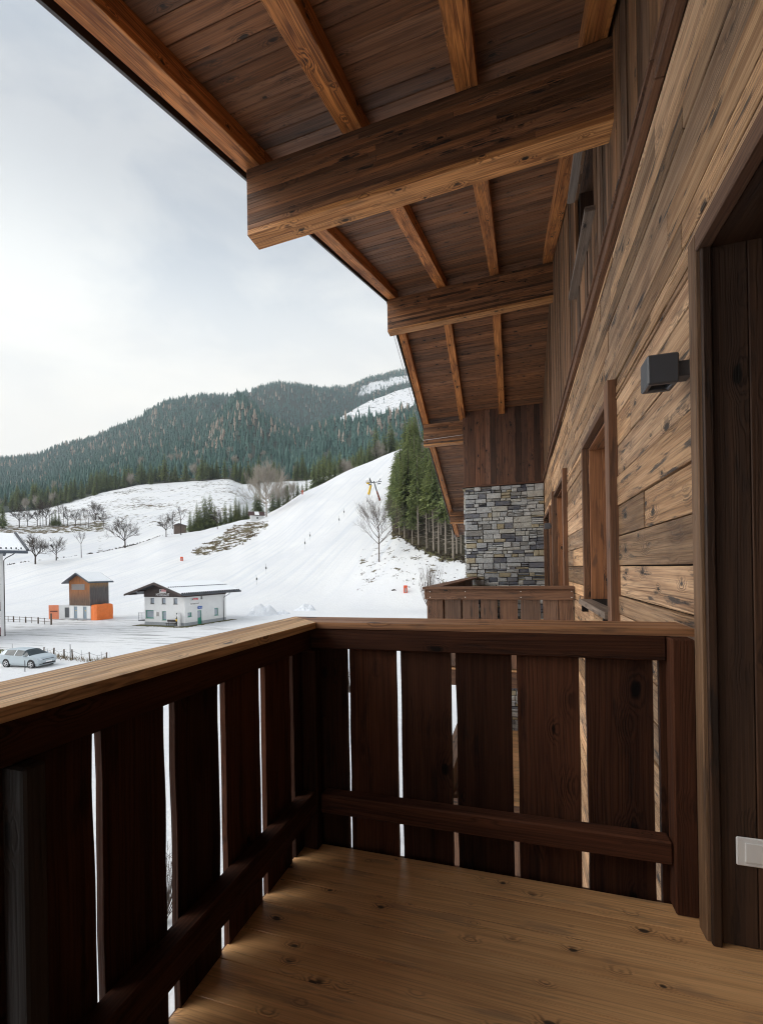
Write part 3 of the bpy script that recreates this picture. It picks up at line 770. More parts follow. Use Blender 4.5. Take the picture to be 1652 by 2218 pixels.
def pchip(x, y, xq):
    h = np.diff(x); dl = np.diff(y) / h; n = len(x); m = np.zeros(n)
    for i in range(1, n - 1):
        if dl[i - 1] * dl[i] > 0:
            w1 = 2 * h[i] + h[i - 1]; w2 = h[i] + 2 * h[i - 1]; m[i] = (w1 + w2) / (w1 / dl[i - 1] + w2 / dl[i])
    m[0], m[-1] = dl[0], dl[-1]
    i = np.clip(np.searchsorted(x, xq) - 1, 0, n - 2); t = (xq - x[i]) / h[i]
    return ((1 + 2 * t) * (1 - t) ** 2 * y[i] + t * (1 - t) ** 2 * h[i] * m[i] + t * t * (3 - 2 * t) * y[i + 1] + t * t * (t - 1) * h[i] * m[i + 1])
gpx = np.concatenate([np.arange(-500, -60, 40), np.arange(-60, 1060, 4), np.arange(1060, 2601, 70)]).astype(float)
gd = np.concatenate([np.geomspace(2.5, 80, 60), np.linspace(81, 480, 240), np.geomspace(486, 3000, 90)])
HZ = np.zeros((len(gpx), len(gd)))
for i, px in enumerate(gpx):
    kd = np.array([np.interp(px, cpx, KD[:, k]) for k in range(KD.shape[1])])
    kz = np.array([np.interp(px, cpx, KZ[:, k]) for k in range(KZ.shape[1])])
    HZ[i] = pchip(kd, kz, gd)
# soften between columns, add natural unevenness
for _ in range(3): HZ[1:-1] = (HZ[:-2] + 2 * HZ[1:-1] + HZ[2:]) / 4
GX = np.zeros_like(HZ); GY = np.zeros_like(HZ)
for i, px in enumerate(gpx):
    xc = (px - CX) / F * gd; GX[i] = xc * cy_ - gd * sy_; GY[i] = xc * sy_ + gd * cy_
for i in range(len(gpx)):
    for j in range(len(gd)):
        d = gd[j]
        if d < 40: continue
        x, y = GX[i, j], GY[i, j]
        if d < 95: HZ[i, j] += .05 * mnoise.noise((x * .12, y * .12, 0))
        elif d < 480:
            a = min(1, (d - 95) / 40); HZ[i, j] += a * (.35 * mnoise.noise((x * .05, y * .05, 3)) + .12 * mnoise.noise((x * .2, y * .2, 5)))
        else:
            a = min(1, (d - 480) / 300) * min(1, max(.0, 1)); HZ[i, j] += a * (9 * mnoise.noise((x * .006, y * .006, 1)) + 4 * mnoise.noise((x * .02, y * .02, 2)))
def H(px, d):
    fi = np.interp(px, gpx, np.arange(len(gpx))); fj = np.interp(d, gd, np.arange(len(gd)))
    i = np.minimum(np.floor(fi).astype(int), len(gpx) - 2); j = np.minimum(np.floor(fj).astype(int), len(gd) - 2)
    a = fi - i; b = fj - j
    return (HZ[i, j] * (1 - a) * (1 - b) + HZ[i + 1, j] * a * (1 - b) + HZ[i, j + 1] * (1 - a) * b + HZ[i + 1, j + 1] * a * b)
def ground(px, d):
    x, y = world_xy(px, d); return Vector((x, y, float(H(np.array(px, float), np.array(d, float)))))
def gz(x, y):
    xc = x * cy_ + y * sy_; d = -x * sy_ + y * cy_; return float(H(np.array(CX + xc / d * F), np.array(d)))
def pxcol(px, row):          # undo the roll: column index of the terrain grid for a photo pixel
    u = px - CX; v = row - CY; return CX + u * cr - v * sr
def hit(px, row, dmin=20, dmax=2500):
    """where a sight line through the photo meets the terrain"""
    r = ray(px, row); c = pxcol(px, row); ds = np.geomspace(dmin, dmax, 4000)
    zz = EYE + ds * r[2]; hh = H(np.full_like(ds, c), ds)
    k = np.argmax(hh >= zz); return ground(c, ds[k]), ds[k]

# surface cover masks, painted in plan
def inpoly(px, py, poly):
    c = False; n = len(poly)
    for i in range(n):
        x1, y1 = poly[i]; x2, y2 = poly[(i + 1) % n]
        if (y1 > py) != (y2 > py) and px < (x2 - x1) * (py - y1) / (y2 - y1) + x1: c = not c
    return c
def row_of(px, d, z):        # photo row of a terrain node
    xr = (px - CX); zr = -(z - EYE) / d * F
    return CY - xr * sr + zr * cr, CX + xr * cr + zr * sr
litter = np.zeros_like(HZ); bare = np.zeros_like(HZ); road = np.zeros_like(HZ); grass = np.zeros_like(HZ)
ROCK = [(408, 1202), (430, 1182), (470, 1162), (500, 1140), (545, 1130), (578, 1126), (585, 1140), (560, 1158), (530, 1178), (490, 1195), (440, 1206)]
STAND = [(850, 1166), (862, 1158), (880, 1172), (905, 1186), (940, 1202), (970, 1211), (1040, 1216), (1100, 1216), (1100, 900), (1000, 900), (880, 970), (850, 1060)]
SPOTS = [(762, 1300), (775, 1190), (850, 1150), (870, 1170), (905, 1186), (940, 1202), (1060, 1216), (1060, 1320), (900, 1280), (840, 1250)]
CLEAR = [(716, 914), (745, 893), (778, 873), (815, 853), (860, 836), (910, 828), (1010, 815), (1010, 866), (895, 880), (850, 896), (790, 905), (740, 914)]
TOPSNOW = [(770, 862), (782, 838), (812, 826), (850, 818), (1000, 800), (1000, 815), (865, 832), (815, 848)]
for i, px in enumerate(gpx):
    A = np.interp(px, cpx, KD[:, 5]); Cd = np.interp(px, cpx, KD[:, 8])
    for j, d in enumerate(gd):
        py, ppx = row_of(px, d, HZ[i, j])
        b = 0.0
        if 85 < d < 420 and inpoly(ppx, py, ROCK): b = .62
        if 95 < d < 360 and inpoly(ppx, py, STAND):
            b = 1.0; deep = not inpoly(ppx - 2, py + 9, STAND); litter[i, j] = 0.0 if deep else 1.0; grass[i, j] = .8 if deep else .15
        elif 80 < d < 200 and inpoly(ppx, py, SPOTS): b = max(b, .43)
        if px < 410 and A - 3 < d < A + 1.5: b = .72 if px > 200 else .6
        if px < 540 and A + 14 < d < Cd:
            b = max(b, .46 + .16 * mnoise.noise((GX[i, j] * .02, GY[i, j] * .05, 0)))
            B = np.interp(px, cpx, KD[:, 7])
            if px < 230 and B - 12 < d < B + 16: b = max(b, .62)
            if px < 210 and d < B - 14: b = 0
            if 230 <= px < 420 and d < A + 55: b = 0
        if 540 <= px < 700 and A + 10 < d < Cd: b = max(b, .42)
        if d > Cd + 9:
            b = 1.0
            if inpoly(ppx, py, CLEAR) and 480 < d < 1500: b = .42
            if inpoly(ppx, py, TOPSNOW) and d > 1000: b = .36
        bare[i, j] = b
        if 36 < d < 80:
            road[i, j] = .42 + .12 * mnoise.noise((GX[i, j] * .07, GY[i, j] * .1, 4)) - .28 * max(0, min(1, (px - 480) / 120)) 
            if d < 46: road[i, j] -= .1
            if px < 40 and d < 48: grass[i, j] = .6
for _ in range(2):
    for arr in (bare, grass, litter):
        nr = gd < 425
        sm = arr.copy(); sm[1:-1, 1:-1] = (arr[:-2, 1:-1] + arr[2:, 1:-1] + arr[1:-1, :-2] + arr[1:-1, 2:] + 2 * arr[1:-1, 1:-1]) / 6
        arr[:, nr] = sm[:, nr]
mb_v = np.stack([GX, GY, HZ], -1).reshape(-1, 3); nj = len(gd)
ii, jj = np.meshgrid(np.arange(len(gpx) - 1), np.arange(nj - 1), indexing='ij'); a0 = (ii * nj + jj).ravel()
quads = np.stack([a0, a0 + nj, a0 + nj + 1, a0 + 1], -1)
def raw_mesh(name, verts, faces, mats, attrs=(), smooth=True, fattrs=()):
    me = bpy.data.meshes.new(name); k = faces.shape[1]
    me.vertices.add(len(verts)); me.vertices.foreach_set('co', np.ascontiguousarray(verts, np.float32).ravel())
    me.loops.add(faces.size); me.loops.foreach_set('vertex_index', faces.astype(np.int32).ravel())
    me.polygons.add(len(faces)); me.polygons.foreach_set('loop_start', np.arange(0, faces.size, k, dtype=np.int32))
    me.polygons.foreach_set('loop_total', np.full(len(faces), k, np.int32))
    for m in (mats if isinstance(mats, (list, tuple)) else [mats]): me.materials.append(m)
    for nm, arr in attrs: me.attributes.new(nm, 'FLOAT', 'POINT').data.foreach_set('value', np.asarray(arr, np.float32).ravel())
    for nm, arr in fattrs: me.attributes.new(nm, 'FLOAT', 'FACE').data.foreach_set('value', np.asarray(arr, np.float32).ravel())
    me.polygons.foreach_set('use_smooth', np.full(len(faces), smooth)); me.update(calc_edges=True); me.validate(); return me
def M_mask_piste(g, dg, t): return g.math('MULTIPLY', g.mapr(t, .48, .66), g.mapr(dg.outputs['Value'], 90, 120))
g = NG('snow_terrain'); pos = g.n('ShaderNodeNewGeometry').outputs['Position']
ba = g.attr('bare'); ro = g.attr('road'); gs = g.attr('grass')
mpn = g.n('ShaderNodeMapping'); mpn.inputs['Scale'].default_value = (1, 1, 1.3); mpn.inputs['Rotation'].default_value = (0, 0, .25); g.l(pos, mpn.inputs[0])
n1 = g.noise(mpn.outputs[0], .32, 9, .66); n2 = g.noise(pos, .06, 4); n3 = g.noise(pos, 2.5, 3)
nn = g.math('ADD', g.math('MULTIPLY', n1, .8), g.math('MULTIPLY', n3, .2))
dg = g.n('ShaderNodeVectorMath', operation='LENGTH'); g.l(pos, dg.inputs[0])
n4 = g.noise(pos, .13, 6, .68)
nn = g.mix(g.mapr(dg.outputs['Value'], 350, 700), nn, n4)
thr = g.mapr(ba, 0, 1, .80, .27)
mask = g.mapr(g.math('SUBTRACT', nn, thr), -.012, .03, 0, 1, True)
soil = g.mix(g.mapr(n2, .4, .6), (.15, .105, .055), (.13, .11, .05)); soil = g.mix(g.mapr(n3, .4, .7), soil, (.055, .045, .028))
soil = g.mix(g.math('MULTIPLY', gs, g.mapr(n1, .4, .6)), soil, (.085, .095, .03))
soil = g.mix(g.math('MULTIPLY', g.attr('litter'), .85), soil, (.04, .031, .02))
soil = g.mix(g.mapr(dg.outputs['Value'], 400, 560), soil, (.045, .055, .042))
mpr = g.n('ShaderNodeMapping'); mpr.inputs['Scale'].default_value = (.10, .95, 1); mpr.inputs['Rotation'].default_value = (0, 0, -.16); g.l(pos, mpr.inputs[0])
r1 = g.noise(mpr.outputs[0], 1.1, 7, .72)
rmask = g.mapr(g.math('SUBTRACT', r1, g.mapr(ro, 0, 1, .78, .2)), -.03, .10, 0, .85, True)
sn = g.mix(g.mapr(n2, .35, .65), (.66, .66, .67), (.72, .715, .705))
mpt = g.n('ShaderNodeMapping'); mpt.inputs['Rotation'].default_value = (0, 0, -.28); mpt.inputs['Scale'].default_value = (.55, .018, .0); g.l(pos, mpt.inputs[0])
tr_ = g.noise(mpt.outputs[0], 1, 5, .65)
sn = g.mix(M_mask_piste(g, dg, tr_), sn, (.60, .615, .64))
c = g.mix(rmask, sn, g.mix(g.mapr(r1, .5, .7), (.40, .39, .385), (.19, .185, .18)))
c = g.mix(mask, c, soil)
g.base(c); g.rough(g.mapr(mask, 0, 1, .6, .95)); g.spec(.25)
g.bump(g.math('ADD', g.math('ADD', n3, g.math('MULTIPLY', n1, 2.2)), g.math('MULTIPLY', mask, .9)), .35, .25)
M_SNOW = g.m
me = raw_mesh('ground', mb_v, quads, M_SNOW, (('bare', bare), ('road', road), ('grass', grass), ('litter', litter)))
o = bpy.data.objects.new('ground', me); COL.objects.link(o); tag(o, kind='structure')
# wide base sheet under and behind everything
sv = np.array([(-3000, -1500, GZ - .25), (3000, -1500, GZ - .25), (3000, 60, GZ - .25), (-3000, 60, GZ - .25)], float)
o = bpy.data.objects.new('snow_field', raw_mesh('snow_field', sv, np.array([[0, 1, 2, 3]]), M_SNOW)); COL.objects.link(o); tag(o, kind='structure')

# ================================================================== vegetation
def foliage(name, cols, back=.25):
    g = NG(name); r = g.attr('rnd'); oi = g.n('ShaderNodeObjectInfo').outputs['Random']
    c = g.mix(r, cols[0], cols[1]); c = g.mix(g.math('MULTIPLY', g.mapr(oi, 0, 1), .5), c, cols[2])
    tr = g.n('ShaderNodeBsdfTranslucent'); g.l(c, tr.inputs[0]); g.base(c); g.rough(.75); g.spec(.2)
    mx = g.n('ShaderNodeMixShader'); mx.inputs[0].default_value = back
    g.l(g.b.outputs[0], mx.inputs[1]); g.l(tr.outputs[0], mx.inputs[2]); g.l(mx.outputs[0], g.out.inputs[0]); return g.m
F_SPRUCE = foliage('spruce_needles', ((.085, .12, .042), (.42, .45, .17), (.17, .235, .125)))
F_FAR = foliage('far_spruce_needles', ((.034, .082, .075), (.125, .205, .165), (.065, .135, .12)), .1)
F_LARCH = foliage('bare_larch_twigs', ((.28, .22, .17), (.50, .42, .35), (.36, .29, .24)), .1)
F_BARK = plain('pale_spruce_bark', (.33, .28, .23), .9, .2, nz=.45, scale=3)
F_DBARK = plain('dark_bark', (.07, .052, .042), .9, .2, nz=.4, scale=2)
F_LIME = plain('grey_bark', (.42, .375, .32), .9, .2, nz=.3, scale=2)
F_BIRCH = plain('brown_bark', (.15, .12, .10), .9, .2, nz=.4, scale=2)

def spruce_crown(seed, base=.0, dens=1.0, R=.14, snow=False):
    """crown of a tree of height 1, as many small drooping sprays"""
    q = np.random.RandomState(seed); V = []; Fc = []; Rr = []
    n = int(30 * dens * (1 - base) + 6)
    for k in range(n):
        f = (k + q.rand() * .6) / n; z = base + (1 - base) * f
        rad = R * (1 - f) ** .75 * q.uniform(.72, 1.15) * (1.0 if f > .12 else .55 + f * 3.5) + .004
        nb = int(5 + 4 * (1 - f)); a0 = q.rand() * 6.28
        for b in range(nb):
            an = a0 + b * 6.283 / nb + q.uniform(-.3, .3); rr = rad * q.uniform(.65, 1.2)
            dx, dy = math.cos(an), math.sin(an); px_, py_ = -dy, dx
            m = max(3, int(7 * rr / R) + 2)
            for s in range(m):
                t = (s + .6) / m; r = rr * t; zz = z + .012 * (1 - t) - rr * .42 * t * t + rr * .12 * max(0, t - .75) * 4
                w = rr * (.30 - .16 * t) * q.uniform(.7, 1.3); ln = rr / m * q.uniform(1.3, 2.0); rv = q.rand() * .6 + .4 * t
                for sg in (-1, 1):
                    c = len(V)
                    side = w * sg
                    V.append((dx * r, dy * r, zz))
                    V.append((dx * (r + ln * .7) + px_ * side, dy * (r + ln * .7) + py_ * side, zz - w * q.uniform(.25, .7)))
                    V.append((dx * (r + ln), dy * (r + ln), zz - ln * .25))
                    Fc.append((c, c + 1, c + 2)); Rr.append(rv)
                if t > .3 and q.rand() < .7:      # hanging sprays
                    c = len(V); dl = rr * q.uniform(.12, .3)
                    V += [(dx * r + px_ * w * .5, dy * r + py_ * w * .5, zz), (dx * r - px_ * w * .5, dy * r - py_ * w * .5, zz), (dx * (r + .01), dy * (r + .01), zz - dl)]
                    Fc.append((c, c + 1, c + 2)); Rr.append(rv * .6)
    return np.array(V), np.array(Fc), np.array(Rr)
CROWN = [raw_mesh('crown', *(lambda v, f, r: (v, f))(*c), F_SPRUCE, smooth=False, fattrs=(('rnd', c[2]),)) for c in (spruce_crown(1, .40, 1.2, .125), spruce_crown(2, .28, 1.2, .14), spruce_crown(3, .46, 1.2, .115), spruce_crown(4, .12, 1.3, .15), spruce_crown(5, .06, 1.2, .18))]
def stem_mesh(name, mat, dead, seed, top=.93, r0=.0105):
    q = random.Random(seed); m = MB()
    m.tube([(0, 0, -.02), (.002, 0, .3), (0, .003, .6), (0, 0, top)], [r0, r0 * .82, r0 * .55, .001], 7, cap=False)
    for k in range(dead):      # dead side twigs on the bare part
        z = q.uniform(.08, .5); a = q.uniform(0, 6.28); l = q.uniform(.02, .055)
        m.tube([(0, 0, z), (math.cos(a) * l, math.sin(a) * l, z - l * q.uniform(-.1, .4))], [.0015, .0008], 3, cap=False)
    return m.mesh(name, mat, True)
STEMS = [stem_mesh('trunk', F_BARK, 90, 1, r0=.0085), stem_mesh('trunk', F_BARK, 80, 2, r0=.0095), stem_mesh('trunk', F_BARK, 100, 3, r0=.0075), stem_mesh('trunk', F_DBARK, 0, 4), stem_mesh('trunk', F_DBARK, 0, 5)]
def conifer(kind, loc, h, label, group, rz=None, name='spruce_tree', wide=1.0):
    t = thing(name, label, 'tree', loc, random.uniform(0, 6.28) if rz is None else rz, group)
    t.scale = (h * wide, h * wide, h)
    for nm, me in (('trunk', STEMS[kind]), ('crown', CROWN[kind])):
        o = bpy.data.objects.new(nm, me); COL.objects.link(o); o.parent = t
    return t
def bare_tree(seed, levels=5, spread=.55, trunk=.28, lean=.0, first=5, twig=1.25, r0=.02, low=.75, bl=1.0):
    """leafless tree of height about 1: returns trunk and crown meshes"""
    q = random.Random(seed); tr = MB(); cw = MB()
    def grow(p, d, l, r, lev):
        n = 3; pts = [p]; rad = [r]; cur = p.copy(); dd = d.copy()
        for i in range(n):
            dd = (dd + Vector((q.uniform(-1, 1), q.uniform(-1, 1), q.uniform(-.3, .75))) * .17).normalized()
            cur = cur + dd * l / n; pts.append(cur.copy()); rad.append(r * (1 - .45 * (i + 1) / n))
        cw.tube(pts, rad, 4 if lev < 2 else 3, cap=False)
        if lev >= levels: return
        k = q.choice([3, 3, 4]) if lev < 3 else q.choice([3, 4, 4, 5])
        for i in range(k):
            f = q.uniform(.35, 1.0) if i else 1.0
            idx = min(int(f * n), n - 1); b = pts[idx].lerp(pts[idx + 1], f * n - idx if f < 1 else 1)
            ax = Vector((q.uniform(-1, 1), q.uniform(-1, 1), q.uniform(-.35, .8))).normalized()
            nd = (dd + ax * (spread + .25 * (i > 0))).normalized()
            grow(b, nd, l * q.uniform(.58, .82), r * q.uniform(.42, .6) * (1 if i else 1.15) * (twig if lev >= 2 else 1), lev + 1)
    top = trunk
    tr.tube([(0, 0, -.03), (.003, 0, 0.0), (.004 + lean * .3, 0, top * .5), (lean, 0, top)], [r0 * 1.5, r0 * 1.15, r0, r0 * .85], 7, cap=False)
    for i in range(first):
        a = i * 6.283 / first + q.uniform(-.4, .4); up = q.uniform(.7, 1.5)
        z = top * (1 if i < 2 else q.uniform(low, 1))
        if low < .7: up = q.uniform(.2, .7) + .8 * max(0, z / top - low) / (1 - low)
        grow(Vector((lean * z / top, 0, z)), Vector((math.cos(a), math.sin(a), up)).normalized(), (1 - top) * q.uniform(.30, .42) * bl * (1.3 - .55 * z / top if low < .7 else 1), r0 * q.uniform(.42, .65) * (1.25 - .55 * z / top if low < .7 else 1), 1)
    grow(Vector((lean, 0, top)), Vector((0, 0, 1)), (1 - top) * .42, r0 * .7, 1)
    return tr, cw
def norm(pair, mat):
    tr, cw = pair; zmax = max(v[2] for v in cw.v); s = 1 / zmax
    for m in pair: m.v = [(x * s, y * s, z * s) for x, y, z in m.v]
    return tr.mesh('trunk', mat, True), cw.mesh('crown', mat, True)
B_OAK = norm(bare_tree(21, 5, .62, .26, first=6), F_DBARK)
B_ASH = norm(bare_tree(22, 5, .5, .3, first=5), F_DBARK)
B_THIN = norm(bare_tree(23, 4, .34, .5, first=3, r0=.012), F_DBARK)
B_LIME = norm(bare_tree(24, 5, .45, .55, first=22, r0=.017, twig=1.3, low=.45, bl=1.9), F_LIME)
B_FRONT = norm(bare_tree(28, 5, .42, .6, first=15, r0=.0135, twig=1.1, low=.42, bl=2.1), F_BIRCH)
def leafless(pair, loc, h, label, group=None, rz=None, name='bare_tree', wide=1.0):
    t = thing(name, label, 'tree', loc, random.uniform(0, 6.28) if rz is None else rz, group); t.scale = (h * wide, h * wide, h)
    for nm, me in (('trunk', pair[0]), ('crown', pair[1])):
        o = bpy.data.objects.new(nm, me); COL.objects.link(o); o.parent = t
    return t
def htop(px, row, d, base): return (EYE + d * ray(px, row)[2]) - base.z

# the spruce stand beside the piste: front row read from the photograph, more behind
front = [(865, 1160, 1000, 0), (876, 1166, 985, 1), (906, 1182, 970, 0), (924, 1190, 1020, 2), (893, 1179, 1060, 1), (939, 1194, 962, 0), (950, 1199, 975, 2), (965, 1199, 950, 1), (981, 1210, 955, 0), (998, 1199, 950, 2), (989, 1200, 960, 0), (1020, 1205, 950, 1), (1040, 1208, 955, 0), (1065, 1208, 950, 2)]
SG = 'spruces of the stand beside the piste'
LB = 'tall spruce with long bare trunk in the dense stand right of the piste'
for px, row, top, k in front:
    b, d = hit(px, row); conifer(k, b, htop(px, top, d, b), LB, SG)
q = random.Random(5)
n = 0; tries = 0; placed = []
while n < 60 and tries < 5000:
    tries += 1
    px = q.uniform(852, 1130); d = q.uniform(118, 215)
    edge = np.interp(px, [845, 866, 906, 950, 1000, 1150], [178, 142, 122, 114, 116, 116])
    if d < edge + 2: continue
    b = ground(px, d)
    if any((b - p).length < 3.0 for p in placed): continue
    placed.append(b); h = q.uniform(20, 29)
    if px < 880: h *= .85
    conifer(q.choice([0, 1, 2]) if d < 150 or px > 890 else 3, b, h, LB, SG); n += 1
n = 0; tries = 0
while n < 16 and tries < 2000:
    tries += 1
    px = q.uniform(858, 1020); d = q.uniform(122, 190)
    if d < np.interp(px, [845, 866, 906, 950, 1000, 1150], [182, 150, 132, 126, 126, 126]): continue
    conifer(q.choice([3, 4]), ground(px, d), q.uniform(4, 11), 'young spruce growing low between the bare trunks of the stand', 'young spruces under the stand', wide=1.25); n += 1
LB2 = 'spruce with low green branches on the edge of the stand by the piste'
for px, row, top in ((860, 1152, 1000), (858, 1120, 975), (853, 1095, 1000), (870, 1140, 955), (886, 1164, 950), (860, 1060, 968), (850, 1125, 1035), (846, 1110, 1050), (868, 1085, 950)):
    b, d = hit(px, row); conifer(3, b, htop(px, top, d, b), LB2, 'low branched spruces at the stand edge', wide=1.25)

# leafless trees named one by one
def bt(pair, px, row, top, label, **k):
    b, d = hit(px, row); return leafless(pair, b, htop(px, top, d, b), label, **k)
bt(B_FRONT, 821, 1217, 1063, 'large bare tree standing alone on the piste edge before the spruce stand', name='bare_tree', wide=.72)
bt(B_OAK, 77, 1222, 1153, 'bare spreading tree on the bank right of the neighbour roof, larger of the pair', wide=1.1)
bt(B_ASH, 122, 1214, 1160, 'bare rounded tree on the bank, right-hand one of the pair', wide=1.05)
bt(B_THIN, 176, 1208, 1145, 'slim bare upright tree alone on the snowy bank above the shed', wide=.9)
bt(B_OAK, 271, 1187, 1118, 'bare tree on the hedge bank above the lift house', wide=1.0)
bt(B_ASH, 360, 1163, 1112, 'bare bushy tree left of the brown hut', wide=1.0)
bt(B_ASH, 374, 1146, 1105, 'bare leaning tree behind the bush left of the brown hut', wide=.8)
bt(B_THIN, 392, 1159, 1092, 'tall bare tree in front of the brown hut', wide=1.1)
b, d = hit(577, 1119); leafless(B_LIME, b, htop(575, 990, d, b), 'huge pale grey bare tree towering over the white chapel', wide=.8)
b, d = hit(207, 1126, dmin=230); leafless(B_OAK, b, htop(207, 1083, d, b), 'dark gnarled bare tree alone on the upper snow hill', wide=1.15)
b, d = hit(181, 1117, dmin=230); leafless(B_OAK, b, htop(181, 1098, d, b), 'small stunted bare tree left of the gnarled tree', wide=1.1)
for i, (px, row, top, pr) in enumerate([(42, 1143, 1090, B_ASH), (81, 1139, 1095, B_ASH), (87, 1140, 1080, B_THIN), (93, 1140, 1082, B_THIN), (107, 1141, 1078, B_THIN), (138, 1134, 1090, B_THIN), (147, 1139, 1096, B_ASH), (164, 1140, 1100, B_ASH), (175, 1140, 1106, B_THIN), (192, 1144, 1100, B_THIN), (206, 1139, 1108, B_ASH), (224, 1142, 1105, B_ASH), (185, 1142, 1112, B_THIN), (128, 1138, 1086, B_THIN), (100, 1138, 1080, B_ASH), (60, 1140, 1100, B_ASH)]):
    b, d = hit(px, row, dmin=225); leafless(pr, b, htop(px, top, d, b), 'slim bare tree in the row along the brown bank on the far hill', 'bare trees along the far bank', wide=.9)
MG = 'spruces scattered around the chapel slope'
for px, row, top, k, lab in [(120, 1140, 1103, 4, 'dark spruce clump leader among the bare trees on the far bank'), (113, 1140, 1108, 4, 'smaller dark spruce left in the clump on the far bank'), (128, 1140, 1108, 4, 'smaller dark spruce right in the clump on the far bank'), (6, 1145, 1082, 4, 'broad dark spruce at the left edge of the far bank')]:
    b, d = hit(px, row, dmin=225); conifer(k, b, htop(px, top, d, b), lab, MG)
for px, row, top, w in [(412, 1157, 1108, 1.0), (427, 1155, 1090, 1.0), (444, 1152, 1075, 1.3), (456, 1149, 1072, 1.2), (433, 1153, 1100, 1.1), (488, 1141, 1088, .9), (511, 1134, 1077, 1.0), (535, 1129, 1090, 1.0), (478, 1144, 1110, .9), (420, 1157, 1118, .9), (466, 1147, 1095, 1.0), (500, 1138, 1092, .9), (518, 1133, 1085, 1.0), (528, 1131, 1098, .9)]:
    c0 = pxcol(px, row); dA = float(np.interp(c0, cpx, KD[:, 5])) + 2.5
    b = ground(c0, dA); conifer(4, b, htop(px, top - 6, dA, b), 'dark thin-needled spruce on the crest left of the white chapel', MG, wide=w)
bt(B_ASH, 471, 1146, 1100, 'bare tree between the spruces left of the chapel', wide=.8)
for px, row, top, w in [(555, 1118, 1058, 1.2), (562, 1117, 1052, 1.2), (592, 1112, 1055, 1.2), (604, 1106, 1060, 1.2), (623, 1097, 1042, 1.0), (614, 1101, 1066, 1.0), (645, 1083, 1040, 1.1), (655, 1077, 1044, 1.1), (664, 1072, 1034, 1.0), (636, 1088, 1058, 1.0)]:
    c0 = pxcol(px, row); dA = float(np.interp(c0, cpx, KD[:, 5])) + 8
    b = ground(c0, dA); conifer(4, b, htop(px, top, dA, b), 'dark spruce on the piste crest near the huge bare tree', MG, wide=w)
for px, row, top, w in [(680, 1064, 1006, 1.1), (690, 1060, 1000, 1.1), (701, 1056, 990, 1.1), (714, 1050, 1002, 1.1), (725, 1046, 995, 1.1), (737, 1041, 985, 1.0), (778, 1022, 985, 1.1), (789, 1018, 978, 1.1), (765, 1027, 990, 1.0), (800, 1012, 960, 1.1), (815, 1008, 930, 1.2), (833, 1000, 945, 1.2), (846, 994, 920, 1.2), (851, 990, 935, 1.0)]:
    c0 = pxcol(px, row); dA = float(np.interp(c0, cpx, KD[:, 5])) + 12
    b = ground(c0, dA); conifer(4, b, htop(px, top - 12, dA, b), 'green spruce looking over the upper crest of the piste', MG, wide=w * .9)
for px, row, top in [(745, 1038, 990), (753, 1035, 992), (630, 1090, 1035), (605, 1100, 1040), (822, 1005, 950)]:
    c0 = pxcol(px, row); dA = float(np.interp(c0, cpx, KD[:, 5])) + 10
    b = ground(c0, dA); leafless(B_LIME, b, htop(px, top, dA, b), 'pale leafless tree among the spruces on the piste crest', 'pale bare trees on the crest', wide=.6)

# low bush by the far balcony
m = MB(); qb = random.Random(9)
for k in range(60):
    a = qb.uniform(0, 6.28); r = qb.uniform(.1, 1); tz = qb.uniform(.55, 1.0)
    x1, y1 = math.cos(a) * r * .42, math.sin(a) * r * .42
    pts = [(qb.uniform(-.03, .03), qb.uniform(-.03, .03), 0), (x1 * .55, y1 * .55, tz * .45), (x1, y1, tz)]
    m.tube(pts, [.007, .005, .002], 3, cap=False)
    for j in range(3):
        f = qb.uniform(.4, .95); p = Vector(pts[1]).lerp(Vector(pts[2]), f); m.tube([p, p + Vector((qb.uniform(-.1, .1), qb.uniform(-.1, .1), qb.uniform(.06, .2)))], [.0025, .001], 3, cap=False)
b, d = hit(930, 1325, dmin=30); ob = m.build('leafless_shrub', F_BIRCH, None, 0, True, loc=b); ob.scale = (6.4, 5.5, htop(930, 1225, d, b))
tag(ob, 'leafless many-stemmed shrub rising behind the corner of the far balcony railing', 'shrub')
for px, row, hh in ((352, 2000, 1.6), (757, 1500, 1.5)):
    p = P(px, row, z=GZ); ob2 = dup(ob, loc=p, rotz=1.3, label='leafless shrub on the snow below, glimpsed through the railing gap'); ob2.scale = (1.8, 1.8, hh); ob2['group'] = 'shrubs below the balcony'

# dark scrub and tussocks along the hedge bank, the rocky bank and the stand edge
def scrub(name, label, spots, mat, seed):
    qs = random.Random(seed); m = MB()
    for p, h, w in spots:
        for k in range(qs.randint(5, 9)):
            a = qs.uniform(0, 6.28); b0 = p + Vector((math.cos(a) * w * .4, math.sin(a) * w * .4, -.08)); tip = b0 + Vector((qs.uniform(-.4, .4) * w, qs.uniform(-.4, .4) * w, h * qs.uniform(.5, 1.1)))
            s_ = Vector((math.cos(a + 1.6), math.sin(a + 1.6), 0)) * w * qs.uniform(.15, .4); m.face([b0 - s_, b0 + s_, tip], [(0, 0)] * 3, qs.random())
    tag(m.build(name, mat), label, 'scrub', kind='stuff')
qs = random.Random(31); sp_ = []
for k in range(420):
    px = qs.uniform(-30, 420); dens_ = mnoise.noise((px * .03, 1.7, 0))
    if qs.random() > (.30 if px < 190 else .8) + dens_ * .6: continue
    dA = float(np.interp(px, cpx, KD[:, 5])); sp_.append((ground(px, dA + qs.uniform(-3.5, 1.0)), qs.uniform(.25, .9) * (1 if px < 250 else 1.4), qs.uniform(.3, .9)))
F_SCRUB = foliage('dead_scrub', ((.03, .024, .018), (.085, .065, .045), (.05, .04, .03)), .05)
scrub('hedge_scrub', 'dark low scrub along the hedge bank above the shed', sp_, F_SCRUB, 3)
sp_ = []
